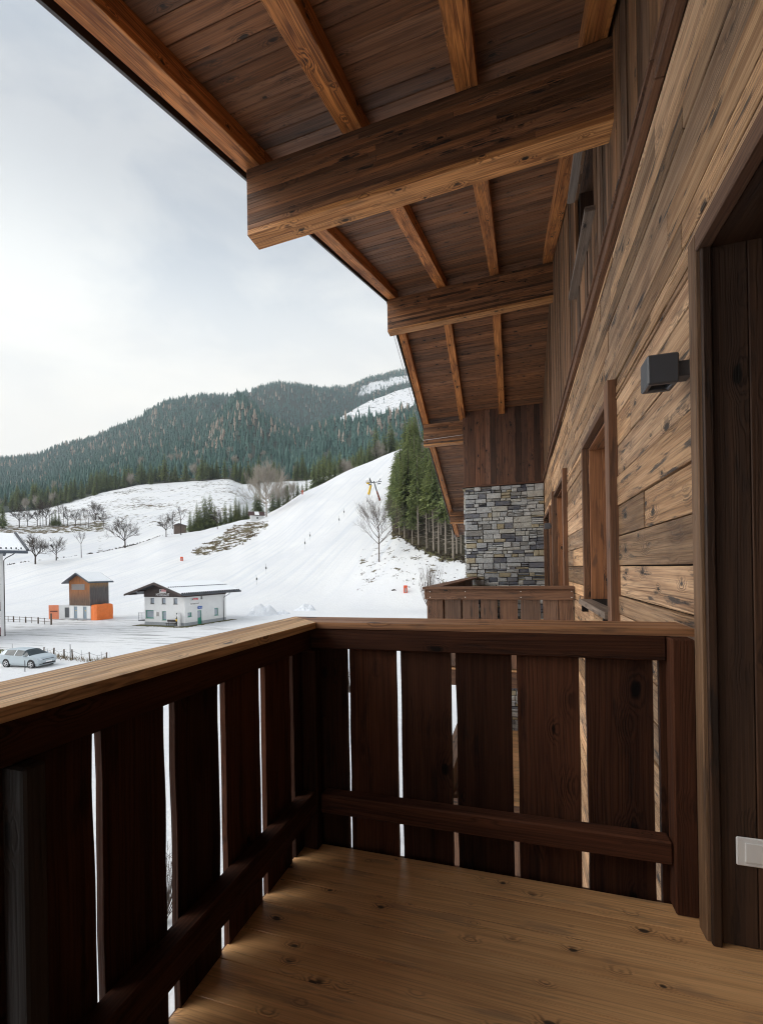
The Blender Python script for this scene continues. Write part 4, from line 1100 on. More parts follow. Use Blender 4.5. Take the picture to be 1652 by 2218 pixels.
for k in range(900):
    px, row = qs.uniform(405, 588), qs.uniform(1126, 1206)
    if inpoly(px, row, ROCK):
        if mnoise.noise((px * .09, row * .16, 2)) < .02: continue
        p, d = hit(px, row); sp_.append((p, qs.uniform(.25, .8), qs.uniform(.4, 1.1)))
F_TUSS = foliage('brown_tussock', ((.085, .055, .03), (.21, .15, .075), (.12, .10, .05)), .05)
scrub('brown_tussocks', 'brown grass tussocks on the rocky bank below the chapel', sp_, F_TUSS, 4)
sp_ = []
for k in range(520):
    px = qs.uniform(850, 1060); e_ = np.interp(px, [850, 866, 906, 950, 1000, 1060], [1158, 1162, 1184, 1202, 1211, 1214]); row = e_ + qs.gauss(0, 5) - 2
    p, d = hit(px, row); sp_.append((p, qs.uniform(.15, .7), qs.uniform(.2, .6)))
for k in range(240):
    px, row = qs.uniform(770, 1010), qs.uniform(1180, 1285)
    if inpoly(px, row, SPOTS) and mnoise.noise((px * .05, row * .08, 6)) > -.05: p, d = hit(px, row); sp_.append((p, qs.uniform(.1, .35), qs.uniform(.15, .45)))
scrub('forest_edge_scrub', 'brown scrub and clods at the snowy edge of the spruce stand', sp_, F_SCRUB, 5)

# ---------------- mountain forest
def lowtree(seed, R, tiers, seg, jag, z0=.02):
    q = np.random.RandomState(seed); V = []; Fc = []
    for k in range(tiers):
        f0 = k / tiers; zb = z0 + (1 - z0) * f0 * .92; zt = min(1.0, zb + (1 - z0) / tiers * 1.9); r = R * (1 - f0) ** .9 + .008
        c = len(V); V.append((0, 0, zt))
        for s in range(seg):
            a = 6.283 * (s + q.rand() * .4) / seg; rr = r * (q.uniform(.55, 1.15) if jag else 1); V.append((math.cos(a) * rr, math.sin(a) * rr, zb - r * q.uniform(0, .35)))
        for s in range(seg): Fc.append((c, c + 1 + s, c + 1 + (s + 1) % seg))
    return np.array(V), np.array(Fc)
LOW = [lowtree(s, R, t, 6, True) for s, R, t in ((1, .20, 5), (2, .22, 4), (3, .17, 5), (4, .21, 5))]
LOWL = [lowtree(s, .23, 5, 6, True, .10) for s in (11, 12)]
qn = np.random.RandomState(3)
N = 110000
pxs = qn.uniform(-330, 1120, N); ds = np.sqrt(qn.uniform(425 ** 2, 2450 ** 2, N))
keep = np.zeros(N, bool); larch = np.zeros(N, bool); cl = np.interp(pxs, cpx, KD[:, 8]); fm = np.interp(pxs, cpx, KD[:, 12])
zz = H(pxs, ds); small = np.ones(N)
wx = (pxs - CX) / F * ds; WX = wx * cy_ - ds * sy_; WY = wx * sy_ + ds * cy_
for i in range(N):
    if ds[i] < cl[i] + 2 or ds[i] > fm[i] + 60: continue
    py, ppx = row_of(pxs[i], ds[i], zz[i])
    dens = .5 if ds[i] < 900 else .38
    if 480 < ds[i] < 1500 and inpoly(ppx, py, CLEAR): dens = .02; small[i] = .45
    if ds[i] > 1000 and inpoly(ppx, py, TOPSNOW): dens = .10; small[i] = .7
    if 536 < ppx < 545 and 845 < py < 856: dens = 0
    if qn.rand() > dens: continue
    keep[i] = True
    larch[i] = qn.rand() < max(.02, .07 + .38 * mnoise.noise((WX[i] * .008, WY[i] * .008, 7)))
# drop trees that the ground hides
idx = np.where(keep)[0]; vis = []
steps = np.linspace(.3, .97, 26)
for i in idx:
    dd = ds[i] * steps; hh = H(np.full(26, pxs[i]), dd); line = EYE + (zz[i] + 24 - EYE) * steps
    if np.all(hh < line + 6): vis.append(i)
idx = np.array(vis)
hts = qn.uniform(11, 21, N) * np.where(ds < 650, 1.05, 1.0) * (1 + .25 * (qn.rand(N) < .08)) * small; rots = qn.uniform(0, 6.28, N)
def forest(name, sel, temps, mat, label):
    VV, FF, RR = [], [], []; off = 0
    for i in sel:
        v, f = temps[i % len(temps)]; c, s = math.cos(rots[i]), math.sin(rots[i]); h = hts[i]; w = h * (.85 + .3 * ((i * 7919) % 100) / 100)
        VV.append(np.stack([WX[i] + w * (v[:, 0] * c - v[:, 1] * s), WY[i] + w * (v[:, 0] * s + v[:, 1] * c), zz[i] - .5 + h * v[:, 2]], -1)); FF.append(f + off); off += len(v)
        RR.append(np.clip(((i * 104729) % 1000) / 1000 * .75 + qn.rand(len(f)) * .25, 0, 1))
    me = raw_mesh(name, np.concatenate(VV), np.concatenate(FF), mat, smooth=False, fattrs=(('rnd', np.concatenate(RR)),))
    o = bpy.data.objects.new(name, me); COL.objects.link(o); return tag(o, label, 'forest', kind='stuff')
sp_i = [i for i in idx if not larch[i]]; la_i = [i for i in idx if larch[i]]
edge_l = [i for i in la_i if ds[i] < 640]; la_i = [i for i in la_i if ds[i] >= 640]
for i in [i for i in edge_l if -40 < pxs[i] < 900][:26]:
    leafless(B_LIME, (WX[i], WY[i], zz[i] - .3), hts[i] * 1.05, 'pale leafless tree among the spruces at the forest edge above the snow hill', 'pale leafless trees at the forest edge', wide=.55)
# nearest forest-edge trees stand as trees of their own
near = sorted([i for i in sp_i if -60 < pxs[i] < 900], key=lambda i: ds[i])[:175]
ns = set(near)
for i in near: conifer(4 if i % 2 else 3, (WX[i], WY[i], zz[i] - .4), hts[i] * 1.1, 'green spruce in the front rows of the mountain forest above the snow hill', 'spruces along the lower forest edge', wide=1.1)
forest('spruce_forest', [i for i in sp_i if i not in ns], LOW, F_FAR, 'dark green spruce forest covering the mountain side')
forest('larch_scatter', la_i, LOWL, F_LARCH, 'pale brown bare larches scattered through the mountain forest')
print('forest', len(sp_i), len(la_i))

# ------------------------------------------------------------------ the air
m = MB(); m.bx(-2600, 2600, -1400, 3300, GZ - 3, 1350)
g = NG('valley_haze'); g.t.nodes.remove(g.b); vp = g.n('ShaderNodeVolumePrincipled'); vp.inputs['Density'].default_value = HAZE
vp.inputs['Color'].default_value = (.80, .91, 1.0, 1); vp.inputs['Anisotropy'].default_value = .2; g.l(vp.outputs[0], g.out.inputs['Volume'])
if HAZE > 0: tag(m.build('haze', g.m), kind='stuff')
# ================================================================== buildings and small things in the valley
M_WHITE = plain('white_render', (.74, .75, .76), .85, .2, nz=.06, scale=1.2)
M_PLINTH = plain('grey_plinth', (.36, .39, .42), .85, .2, nz=.15)
M_GREEN = plain('green_paint', (.03, .24, .17), .45, .4)
M_BROWN = wood('dark_gable_boards', (.075, .052, .046), (.05, .034, .03), (.02, .014, .013), ring=8, knots=.0, var=.4, grey=.2, bump=.1)
M_ROOFSNOW = plain('roof_snow', (.86, .87, .88), .7, .2, nz=.03)
M_ROOFMETAL = plain('dark_roof_metal', (.06, .065, .075), .5, .4, nz=.2)
M_ROOFBLUE = plain('blue_grey_roof_metal', (.085, .10, .125), .5, .4, nz=.15)
M_WINDOW = plain('bright_window_pane', (.35, .40, .46), .12, .6, nz=.2, scale=2)
M_ORANGE = plain('orange_tarpaulin', (.85, .20, .035), .5, .4, nz=.12, scale=1.5)
M_ORANGE2 = plain('faded_orange_sheet', (.80, .27, .14), .5, .4, nz=.1)
M_RED = plain('red_print', (.62, .03, .06), .5)
M_BLUE = plain('blue_sign', (.02, .10, .42), .4)
M_INK = plain('black_ink', (.015, .015, .018), .5)
M_SIGNW = plain('white_sign', (.82, .82, .82), .5)
M_YELLOW = plain('yellow_paint', (.80, .50, .03), .5, .4, nz=.15)
M_RUST = plain('rust_paint', (.22, .075, .05), .7, .3, nz=.3)
M_STEEL = plain('grey_steel', (.10, .105, .115), .5, .5, nz=.2)
M_POST = plain('grey_post_wood', (.17, .14, .115), .9, .2, nz=.35, scale=8)
M_DOORBLUE = plain('blue_grey_door', (.24, .31, .37), .5, .3, nz=.08)
M_CONC = plain('concrete', (.38, .37, .36), .9, .2, nz=.2)
M_STONEGRASS = plain('gravel_and_grass', (.16, .15, .075), .95, .1, nz=.55, scale=2.5, bump=.4)

def local(name, label, cat, A, B, group=None):
    """thing whose local x axis runs from A to B"""
    A = Vector(A); d = Vector(B) - A
    return thing(name, label, cat, A, math.atan2(d.y, d.x), group)
def holed(m, a0, a1, z0, z1, holes, put):
    """cells of a wall rectangle without its holes; put(a,b,za,zb) adds one block"""
    xs = sorted({a0, a1} | {h[0] for h in holes} | {h[1] for h in holes}); zs = sorted({z0, z1} | {h[2] for h in holes} | {h[3] for h in holes})
    for a, b in zip(xs[:-1], xs[1:]):
        for c, d in zip(zs[:-1], zs[1:]):
            if any(h[0] < (a + b) / 2 < h[1] and h[2] < (c + d) / 2 < h[3] for h in holes): continue
            put(a, b, c, d)
def text(s, h, mat, parent, loc, face, width=None, name='lettering', depth=.012):
    cu = bpy.data.curves.new(name, 'FONT'); cu.body = s; cu.size = 1; cu.extrude = depth / 2; cu.resolution_u = 2
    tmp = bpy.data.objects.new('tmp', cu); COL.objects.link(tmp); me = bpy.data.meshes.new_from_object(tmp)
    bpy.data.objects.remove(tmp)
    co = np.zeros(len(me.vertices) * 3); me.vertices.foreach_get('co', co); co = co.reshape(-1, 3)
    co[:, :2] -= co[:, :2].min(0); co[:, :2] /= co[:, 1].max(); k = h
    w = co[:, 0].max() * h; sx = (width / w if width else 1)
    co[:, 0] *= h * sx; co[:, 1] *= h
    me.vertices.foreach_set('co', co.ravel()); me.materials.clear(); me.materials.append(mat); me.update()
    o = bpy.data.objects.new(name, me); COL.objects.link(o); o.parent = parent; o.location = loc
    o.rotation_euler = (math.pi / 2, 0, 0) if face == 'front' else (math.pi / 2, 0, math.pi / 2); return o
def gable_roof(t, W, D, xl, xr, yf, yb, xa, ze_l, ze_r, za, th, mats, snow=.12, inset=.12):
    """roof over local box; eaves at xl / xr, ridge at xa; y from yf to yb"""
    m = MB()
    for x0, z0 in ((xl, ze_l), (xr, ze_r)):
        a = [(x0, yf, z0), (x0, yb, z0), (xa, yb, za), (xa, yf, za)]; up = Vector((0, 0, th))
        a = [Vector(p) for p in a]
        if x0 < xa: a = a[::-1]
        m.face(a[::-1], [(0, 0)] * 4, .5); m.face([p + up for p in a], [(0, 0)] * 4, .5)
        for i in range(4):
            j = (i + 1) % 4; m.face([a[i], a[j], a[j] + up, a[i] + up], [(0, 0), (1, 0), (1, .1), (0, .1)], .5)
    r = m.build('roof', mats[0], t)
    m = MB()
    for x0, z0 in ((xl, ze_l), (xr, ze_r)):
        f = .06; g0 = .02
        p = lambda q, y, e: Vector((x0 + (xa - x0) * q, y, z0 + (za - z0) * q + th + e))
        a = [p(f, yf + inset, g0), p(f, yb - inset, g0), p(1 - .02, yb - inset, g0), p(1 - .02, yf + inset, g0)]
        up = Vector((0, 0, snow))
        if x0 < xa: a = a[::-1]
        m.face([q + up for q in a], [(0, 0)] * 4, .5)
        for i in range(4):
            j = (i + 1) % 4; m.face([a[i], a[j], a[j] + up, a[i] + up], [(0, 0)] * 4, .5)
    m.build('roof_snow', mats[1], r)
    return r
def window(t, face, W, a0, a1, z0, z1, name='window', fm=None, pm=None, rec=.12, fw=.06, sill=True):
    """recessed window in the local front (y=0) or right (x=W) wall"""
    fm = fm or M_TRIMDARK; pm = pm or M_WINDOW
    def bx(m, a, b, d0, d1, c, d):
        if face == 'front': m.bx(a, b, d0, d1, c, d)
        else: m.bx(W - d1, W - d0, a, b, c, d)
    m = MB(); bx(m, a0, a0 + fw, rec, rec + .05, z0, z1); bx(m, a1 - fw, a1, rec, rec + .05, z0, z1); bx(m, a0 + fw, a1 - fw, rec, rec + .05, z0, z0 + fw); bx(m, a0 + fw, a1 - fw, rec, rec + .05, z1 - fw, z1)
    f = m.build(name, fm, t)
    m = MB(); bx(m, a0 + fw, a1 - fw, rec + .02, rec + .035, z0 + fw, z1 - fw); m.build('pane', pm, f)
    if sill: m = MB(); bx(m, a0 - .04, a1 + .04, -.05, rec, z0 - .04, z0 - .002); m.build('sill', fm, f)
    return f
M_TRIMDARK = plain('dark_window_frame', (.045, .035, .035), .5)

# ---------------- the lift house
A_ = P(314, 1353.8, z=GZ); B_ = P(401, 1357.5, z=GZ)
W_ = (B_ - A_).length; D_ = 8.25
lift = local('lift_house', 'white lift station house with dark gable, snowy roof and green door', 'building', A_, B_)
hf = [(1.2, 1.95, 3.15, 4.0), (3.45, 4.2, 3.15, 4.0), (5.72, 6.47, 3.15, 4.0), (.12, 1.8, 1.02, 2.22), (3.45, 4.25, .82, 2.1)]
hr = [(.5, 1.25, 1.3, 1.92), (2.35, 3.15, .03, 2.05), (5.8, 6.6, .98, 2.12), (3.0, 3.36, 3.72, 4.12)]
ZW = 4.16
m = MB(); t_ = .25
holed(m, 0, W_, .5, ZW, hf, lambda a, b, c, d: m.bx(a, b, 0, t_, c, d))
holed(m, t_, D_, .5, ZW, hr, lambda a, b, c, d: m.bx(W_ - t_, W_, a, b, c, d))
m.bx(0, t_, t_, D_, .5, ZW); m.bx(t_, W_ - t_, D_ - t_, D_, .5, ZW); m.bx(.3, W_ - .3, .5, D_ - .5, .2, ZW - .1, mi=1)
m.build('wall', [M_WHITE, M_BLACK], lift)
m = MB(); holed(m, -.02, W_ + .02, -.5, .498, [], lambda a, b, c, d: m.bx(a, b, -.02, t_, c, d)); holed(m, t_, D_, -.5, .498, [(2.35, 3.15, .03, .498)], lambda a, b, c, d: m.bx(W_ - t_, W_ + .02, a, b, c, d)); m.bx(-.02, t_, t_, D_, -.5, .498)
m.build('plinth', M_PLINTH, lift)
xa, za, zl, zr2 = W_ * .43, 6.12, 4.45, 4.38
XL, XR, YF, YB = -2.55, W_ + .85, -1.35, D_ + 2.7
m = MB()      # gable boarding, front and back
for y0, y1 in ((-.06, 0.0), (D_, D_ + .06)):
    zs_ = ZW
    sl = (za - zl) / (xa - XL); sr2 = (za - zr2) / (XR - xa)
    poly = [(-.05, ZW), (W_ + .05, ZW), (W_ + .05, za - sr2 * (W_ + .05 - xa) - .01), (xa, za - .01), (-.05, za - sl * (xa + .05) - .01)]
    m.face([(x, y0, z) for x, z in poly], [(x, z) for x, z in poly], .5); m.face([(x, y1, z) for x, z in poly][::-1], [(x, z) for x, z in poly][::-1], .5)
    n = len(poly)
    for i in range(n):
        j = (i + 1) % n; (x0, z0), (x1, z1) = poly[i], poly[j]; m.face([(x0, y1, z0), (x1, y1, z1), (x1, y0, z1), (x0, y0, z0)], [(x0, 0), (x1, 0), (x1, .06), (x0, .06)], .5)
m.bx(W_ + .001, W_ + .05, 0.002, D_, ZW - .0, zr2 + .12, 'y'); m.bx(-.05, -.001, 0.002, D_, ZW, zl + .3, 'y')
m.build('gable_boarding', M_BROWN, lift)
rf = gable_roof(lift, W_, D_, XL, XR, YF, YB, xa, zl, zr2, za, .2, [M_ROOFMETAL, M_ROOFSNOW], .07, .14)
m = MB(); m.bx(-.12, .03, 0, .16, .03, .2); sg_me = m.mesh('snow_guard', M_ROOFMETAL)      # snow guards: two rows of small hooks on the near slope
for q_ in (.04, .52):
    x = XR + (xa - XR) * q_; z = zr2 + (za - zr2) * q_ + .2
    y = YF + .3
    while y < YB - .3:
        o = bpy.data.objects.new('snow_guard', sg_me); COL.objects.link(o); o.parent = rf; o.location = (x, y, z); y += .4
m = MB()
for x0, z0 in ((XL, zl), (XR, zr2)):
    A1 = Vector((x0, YF - .05, z0 - .1)); B1 = Vector((xa, YF - .05, za - .1)); m.box(A1, B1 - A1, (0, .05, 0), (0, 0, .28))
m.build('verge_board', M_BROWN, lift)
m = MB()
for x0, z0 in ((-1.6, 0), (.2, 0), (W_ - .2, 0)):
    zt = (za - (za - zl) / (xa - XL) * (xa - x0) if x0 < xa else za - (za - zr2) / (XR - xa) * (x0 - xa)) - .03
    m.bx(x0 - .09, x0 + .09, YF + .05, -.07, zt - .2, zt, 'y')
m.build('purlin_ends', M_BROWN, lift)
for h in hf[:3]: window(lift, 'front', W_, *h)
window(lift, 'front', W_, *hf[3], fm=M_GREEN, pm=M_WINDOW, fw=.1, rec=.16); window(lift, 'front', W_, *hf[4], fm=M_GREEN, fw=.1)
window(lift, 'right', W_, *hr[0], fm=M_GREEN, fw=.1); window(lift, 'right', W_, *hr[2], fm=M_GREEN, fw=.1); window(lift, 'right', W_, *hr[3])
m = MB(); a, b, c, d = hr[1]
m.bx(W_ - .16, W_ - .1, a, a + .1, c, d); m.bx(W_ - .16, W_ - .1, b - .1, b, c, d); m.bx(W_ - .16, W_ - .1, a + .1, b - .1, d - .1, d); m.bx(W_ - .15, W_ - .11, a + .1, b - .1, c, 1.0)
dr = m.build('door', M_GREEN, lift)
m = MB(); m.bx(W_ - .14, W_ - .12, a + .1, b - .1, 1.0, d - .1); m.build('pane', M_WINDOW, dr)
m = MB(); m.bx(W_ - .108, W_ - .06, b - .2, b - .16, 1.0, 1.06); m.build('handle', M_STEEL, dr)
m = MB(); m.tube([(XR - .05, D_ + .1, zr2 - .02), (XR - .05, D_ - .2, zr2 - .25), (W_ + .1, D_ - .55, ZW - .5), (W_ + .07, D_ - .55, ZW - 1), (W_ + .07, D_ - .55, .1)], .045, 6); m.build('downpipe', M_STEEL, lift)
# boards with writing
def logo(parent, x, y, z, w, h, face, board):
    """white board: dark square with a pale crescent, red word block, fine line of print"""
    def bx(m, a, b, c, d, e, f=None):
        if face == 'front': m.bx(x + a, x + b, y - e, y - (e - .02), z + c, z + d)
        else: m.bx(y + e - .02, y + e, x + a, x + b, z + c, z + d)
    m = MB(); bx(m, 0, w, 0, h, .03); s = m.build('logo_board', M_SIGNW if board else M_WHITE, parent)
    m = MB(); bx(m, w * .03, w * .27, h * .36, h * .92, .035); m.build('emblem', M_INK, s)
    m = MB(); n = 12
    if True:
        pts = []
        for i in range(n + 1):
            an = .6 + 4.6 * i / n; pts.append((w * .155 + math.cos(an) * h * .17, h * .64 + math.sin(an) * h * .2))
        for (x1, z1), (x2, z2) in zip(pts[:-1], pts[1:]):
            q1 = (x + x1, y - .04, z + z1) if face == 'front' else (y + .04, x + x1, z + z1); q2 = (x + x2, y - .04, z + z2) if face == 'front' else (y + .04, x + x2, z + z2)
            m.tube([q1, q2], .045 * h / .5, 4)
    m.build('crescent', M_SIGNW, s)
    m = MB(); bx(m, w * .3, w * .98, h * .36, h * .9, .035); m.build('word_block', M_RED, s)
    text('saalbach', h * .36, M_SIGNW, s, (x + w * .33, y - .045, z + h * .44) if face == 'front' else (y + .045, x + w * .33, z + h * .44), face, w * .62)
logo(lift, 3.1, -.065, 4.78, 1.32, .52, 'front', True)
text('MITTEREGGLIFT', .40, M_SIGNW, lift, (2.42, -.075, 4.29), 'front', 2.6)
logo(lift, 1.1, W_, 3.45, 1.42, .5, 'right', False)
m = MB(); m.bx(W_, W_ + .025, .85, 2.85, 2.92, 3.3); bd = m.build('name_board', M_SIGNW, lift)
text('MITTEREGGLIFT', .2, M_INK, bd, (W_ + .035, 1.02, 3.01), 'right', 1.7)
m = MB(); m.bx(W_ + .002, W_ + .16, 2.35, 3.2, 2.3, 2.68); sg = m.build('lavatory_sign', M_BLUE, lift, .05)
text('WC', .17, M_SIGNW, sg, (W_ + .17, 2.44, 2.4), 'right', .3); text('WC', .17, M_SIGNW, sg, (W_ + .17, 2.82, 2.4), 'right', .3)
m = MB(); m.bx(1.92, 2.36, -.04, 0, 1.3, 2.1); m.build('notice_case', M_SIGNW, lift); m = MB(); m.bx(2.42, 2.82, -.04, 0, 1.35, 1.95); m.build('notice_case', M_CONC, lift)
m = MB(); m.tube([(W_ + .03, 4.05, 1.75), (W_ + .08, 4.0, 1.62), (W_ + .03, 4.05, 1.5)], .015, 5); m.build('wall_hook', M_STEEL, lift)
def world_of(t, p): return Matrix.Translation(t.location) @ Matrix.Rotation(t.rotation_euler.z, 4, 'Z') @ Vector(p)
# grass and cobbles round the plinth (setting)
m = MB(); qd = random.Random(2)
for k in range(26):
    u = k / 26; 
    m.bx(-.9 + u * (W_ + 1.6), -.9 + (u + 1 / 26) * (W_ + 1.6), -1.0 - qd.random() * .5, -.02, -.2, .05); m.bx(W_ + .021, W_ + .7 + qd.random() * .5, -.8 + u * (D_ + 2), -.8 + (u + 1 / 26) * (D_ + 2), -.2, .045)
o = m.build('grass_strip', M_STONEGRASS); o.location = lift.location; o.rotation_euler = lift.rotation_euler; tag(o, kind='structure')
# bench, ticket pillar, stair landing
rot = lift.rotation_euler.z
t = thing('park_bench', 'dark slatted bench against the front of the white lift house', 'bench', world_of(lift, (5.75, -.45, .03)), rot)
m = MB(); m.bx(-.95, .95, .12, .16, .62, .92, 'x'); m.build('backrest', M_TRIMDARK, t); m = MB(); m.bx(-.95, .95, -.25, .14, .42, .47, 'x'); m.build('seat', M_TRIMDARK, t)
for x in (-.8, .74):
    m = MB(); m.bx(x, x + .06, -.22, -.16, 0, .418, 'z'); m.bx(x, x + .06, .165, .2, 0, .9, 'z'); m.bx(x, x + .06, -.16, .165, .36, .418, 'y'); m.build('leg_frame', M_STEEL, t)
t = thing('ticket_machine', 'black and grey ticket pillar with yellow label at the lift house corner', 'machine', world_of(lift, (7.05, -.42, .02)), rot)
m = MB(); m.bx(-.42, .48, -.3, .32, -.02, .14); m.build('base', M_CONC, t)
m = MB(); m.bx(.0, .2, -.18, .2, .14, 1.95); m.build('column', M_WHITE, t)
m = MB(); m.bx(-.32, -.001, -.2, .2, .14, 1.2); m.bx(-.22, -.001, -.16, .16, 1.2, 1.95); m.build('cabinet', M_INK, t)
m = MB(); m.bx(-.3, -.06, -.215, -.202, .78, 1.1); m.build('label_plate', M_YELLOW, t); m = MB(); m.bx(-.16, -.05, -.175, -.162, 1.45, 1.75); m.build('display', M_SIGNW, t)
t = thing('stair_landing', 'small landing with pipe railing left of the white lift house', 'stairs', world_of(lift, (-.75, .6, 0)), rot)
m = MB(); m.bx(-.75, .72, -.5, .6, .55, .68); m.build('platform', M_STEEL, t)
m = MB()
for z in (1.0, 1.3, 1.6, 1.78): m.tube([(-.72, -.45, z), (.72, -.45, z)], .022, 5)
for x in (-.72, 0): m.tube([(x, -.45, .6), (x, -.45, 1.78)], .025, 5)
m.build('handrail', M_STEEL, t)

# ---------------- the timber shed
A_ = P(150.8, 1343, z=GZ); B_ = P(196.3, 1344.3, z=GZ); Ws = (B_ - A_).length; Ds = 3.4
g = NG('weathered_shed_boards'); to = g.n('ShaderNodeTexCoord').outputs['Object']; sp = g.n('ShaderNodeSeparateXYZ'); g.l(to, sp.inputs[0])
st = g.noise(g.comb(g.math('MULTIPLY', g.math('ADD', sp.outputs[0], sp.outputs[1]), 6.5), 0, g.math('MULTIPLY', sp.outputs[2], .5)), 1, 3, .6)
wh = g.math('ADD', g.mapr(sp.outputs[2], 2.4, 6.6), g.math('MULTIPLY', st, .5))
side = g.mapr(sp.outputs[0], Ws - .14, Ws - .10)
cf = g.mix(g.mapr(wh, .45, .95), (.13, .08, .055), (.36, .135, .045)); cs = g.mix(g.mapr(wh, .95, 1.2), (.105, .095, .095), (.48, .27, .10))
c = g.mix(side, cf, cs); c = g.mix(g.mapr(st, .5, .65, 0, .6), c, (.05, .035, .03)); c = g.mix(g.mapr(st, .30, .38, .5, 0), c, (.45, .3, .17)); g.base(c); g.rough(.85)
M_SHED = g.m
shed = local('timber_shed', 'tall weathered timber shed on a white base with two blue-grey doors', 'shed', A_, B_)
m = MB(); dh = [(.95, 1.75, .3, 2.28), (3.1, 3.9, .3, 2.28)]
holed(m, .05, Ws - .05, .3, 2.45, dh, lambda a, b, c, d: m.bx(a, b, .05, .25, c, d)); m.bx(Ws - .25, Ws - .05, .25, Ds - .05, .3, 2.45); m.bx(.05, .25, .25, Ds - .05, .3, 2.45); m.bx(.25, Ws - .25, .5, Ds - .05, .3, 2.44)
m.build('base_wall', M_WHITE, shed); m = MB(); m.bx(0, Ws, 0.0, Ds, -.5, .298); m.build('plinth', M_PLINTH, shed)
ap = 7.75; ev = 6.5
m = MB(); poly = [(0, 2.45), (Ws, 2.45), (Ws, ev), (Ws / 2, ap), (0, ev)]
m.face([(x, 0, z) for x, z in poly], [(x, z) for x, z in poly], .5); m.face([(x, Ds, z) for x, z in poly][::-1], [(x, z) for x, z in poly], .5)
for i in range(5):
    j = (i + 1) % 5; (x0, z0), (x1, z1) = poly[i], poly[j]; m.face([(x0, Ds, z0), (x1, Ds, z1), (x1, 0, z1), (x0, 0, z0)], [(0, z0), (0, z1), (Ds, z1), (Ds, z0)], .5)
m.build('boarding', M_SHED, shed)
sl = (ap - ev) / (Ws / 2)
gable_roof(shed, Ws, Ds, -.75, Ws + .6, -.75, Ds + .5, Ws / 2, ev - sl * .75, ev - sl * .6, ap + .02, .16, [M_ROOFBLUE, M_ROOFSNOW], .05, .16)
m = MB(); z = 5.1
while z < 5.95: m.bx(.65, 3.65, -.05, -.002, z, z + .07); z += .105
m.build('louvre', M_GREYPL, shed)
for a, b, c, d in dh:
    m = MB(); m.bx(a, b, .12, .17, c, d); dd_ = m.build('door', M_DOORBLUE, shed); m = MB(); m.bx(a + .35, a + .5, .112, .119, 1.5, 1.68); m.build('notice', M_YELLOW, dd_)
    m = MB(); m.bx(a - .25, b + .25, -.85, -.01, 0.02, .16); m.build('step', M_CONC, shed)
window(shed, 'right', Ws - .05, .75, 1.5, 1.0, 2.0, rec=-.03)
t = thing('tarpaulin', 'bright orange tarpaulin draped over a stack beside the timber shed', 'tarpaulin', world_of(shed, (Ws + .65, 1.6, 0)), shed.rotation_euler.z)
m = MB(); nx, ny = 14, 18; qd = random.Random(4)
def tp(u, v):   # box-like sheet: u round the sides, v up then over the top
    corners = [(-.62, -1.5), (.62, -1.5), (.62, 1.5), (-.62, 1.5)]; k = u * 4; i = int(k) % 4; f = k - int(k)
    x = corners[i][0] * (1 - f) + corners[(i + 1) % 4][0] * f; y = corners[i][1] * (1 - f) + corners[(i + 1) % 4][1] * f
    z = min(v / .75, 1) * 2.62; sh = 1 if v <= .75 else (1 - v) / .25
    w = .07 * mnoise.noise((x * 3, y * 3, z * .7)) * (1 if v < .75 else .3)
    return Vector((x * sh * (1 + w * 1.2), y * sh * (1 + w * .6), z + (.06 * mnoise.noise((x * 2, y * 2, 9)) if v >= .7 else 0) - .02))
NU = 48; NV = 14
for i in range(NU):
    for j in range(NV):
        m.face([tp(i / NU, j / NV), tp((i + 1) / NU % 1 if i + 1 < NU else 0, j / NV), tp((i + 1) / NU if i + 1 < NU else 0, (j + 1) / NV), tp(i / NU, (j + 1) / NV)], [(0, 0)] * 4, .5)
m.build('sheet', M_ORANGE, t)
t = thing('site_container', 'white site container with faded orange door leaf left of the timber shed', 'container', world_of(shed, (-1.1, 1.4, 0)), shed.rotation_euler.z + .35)
m = MB(); m.bx(-1.75, .75, -.9, 1.6, .12, 2.5); m.build('body', M_WHITE, t, .03); m = MB(); m.bx(-.75, -.05, -.93, -.902, .35, 2.05); m.build('door_glass', M_STEEL, t)
m = MB(); 
for k in range(8): m.bx(-1.8 - 1.65 + k * .205, -1.8 - 1.65 + k * .205 + .18, -.95, -.88 - .02 * (k % 2), .12, 2.5)
m.bx(-3.45, -1.8, -.9, -.86, .15, 2.48); m.bx(-3.2, -1.95, -.965, -.951, 1.32, 1.55, mi=1); m.build('door_leaf', [M_ORANGE2, M_RUST], t)
m = MB(); m.bx(-2.2, -.6, -2.2, -1.1, 0.02, .1); m.build('step', M_CONC, t)

# ---------------- neighbour house at the left edge
Nc = P(9.5, 1378, z=GZ); 
nb = thing('apartment_house', 'white apartment house with zinc eaves and balcony panels cut by the left edge', 'building', Nc, math.radians(48) + YAW)
zt = P(9, 1199, x=None, y=Nc.y).z - GZ
Wn = 12.0
m = MB(); m.bx(-Wn, -.9, 1.2, 9, -.3, zt); m.build('wall', M_WHITE, nb)
m = MB(); m.bx(-.32, 0, -.02, .3, -.1, zt); m.bx(-6.3, -6.0, 0, .3, -.1, zt); m.build('corner_pillar', M_WHITE, nb)
M_PINK = plain('rose_balcony_panel', (.30, .15, .15), .7, .3, nz=.15)
for k, z in enumerate((0.02, zt * .31, zt * .62)):
    m = MB(); m.bx(-Wn, 0, .02, 1.19, z, z + .14); s_ = m.build('balcony_slab', M_TRIMDARK, nb)
    m = MB(); m.bx(-Wn, -.34, .06, .1, z + .16, z + 1.05); m.build('panel', M_PINK, s_)
    m = MB(); m.bx(-Wn, -.34, .04, .12, z + 1.051, z + 1.1); m.build('rail', M_TRIMDARK, s_)
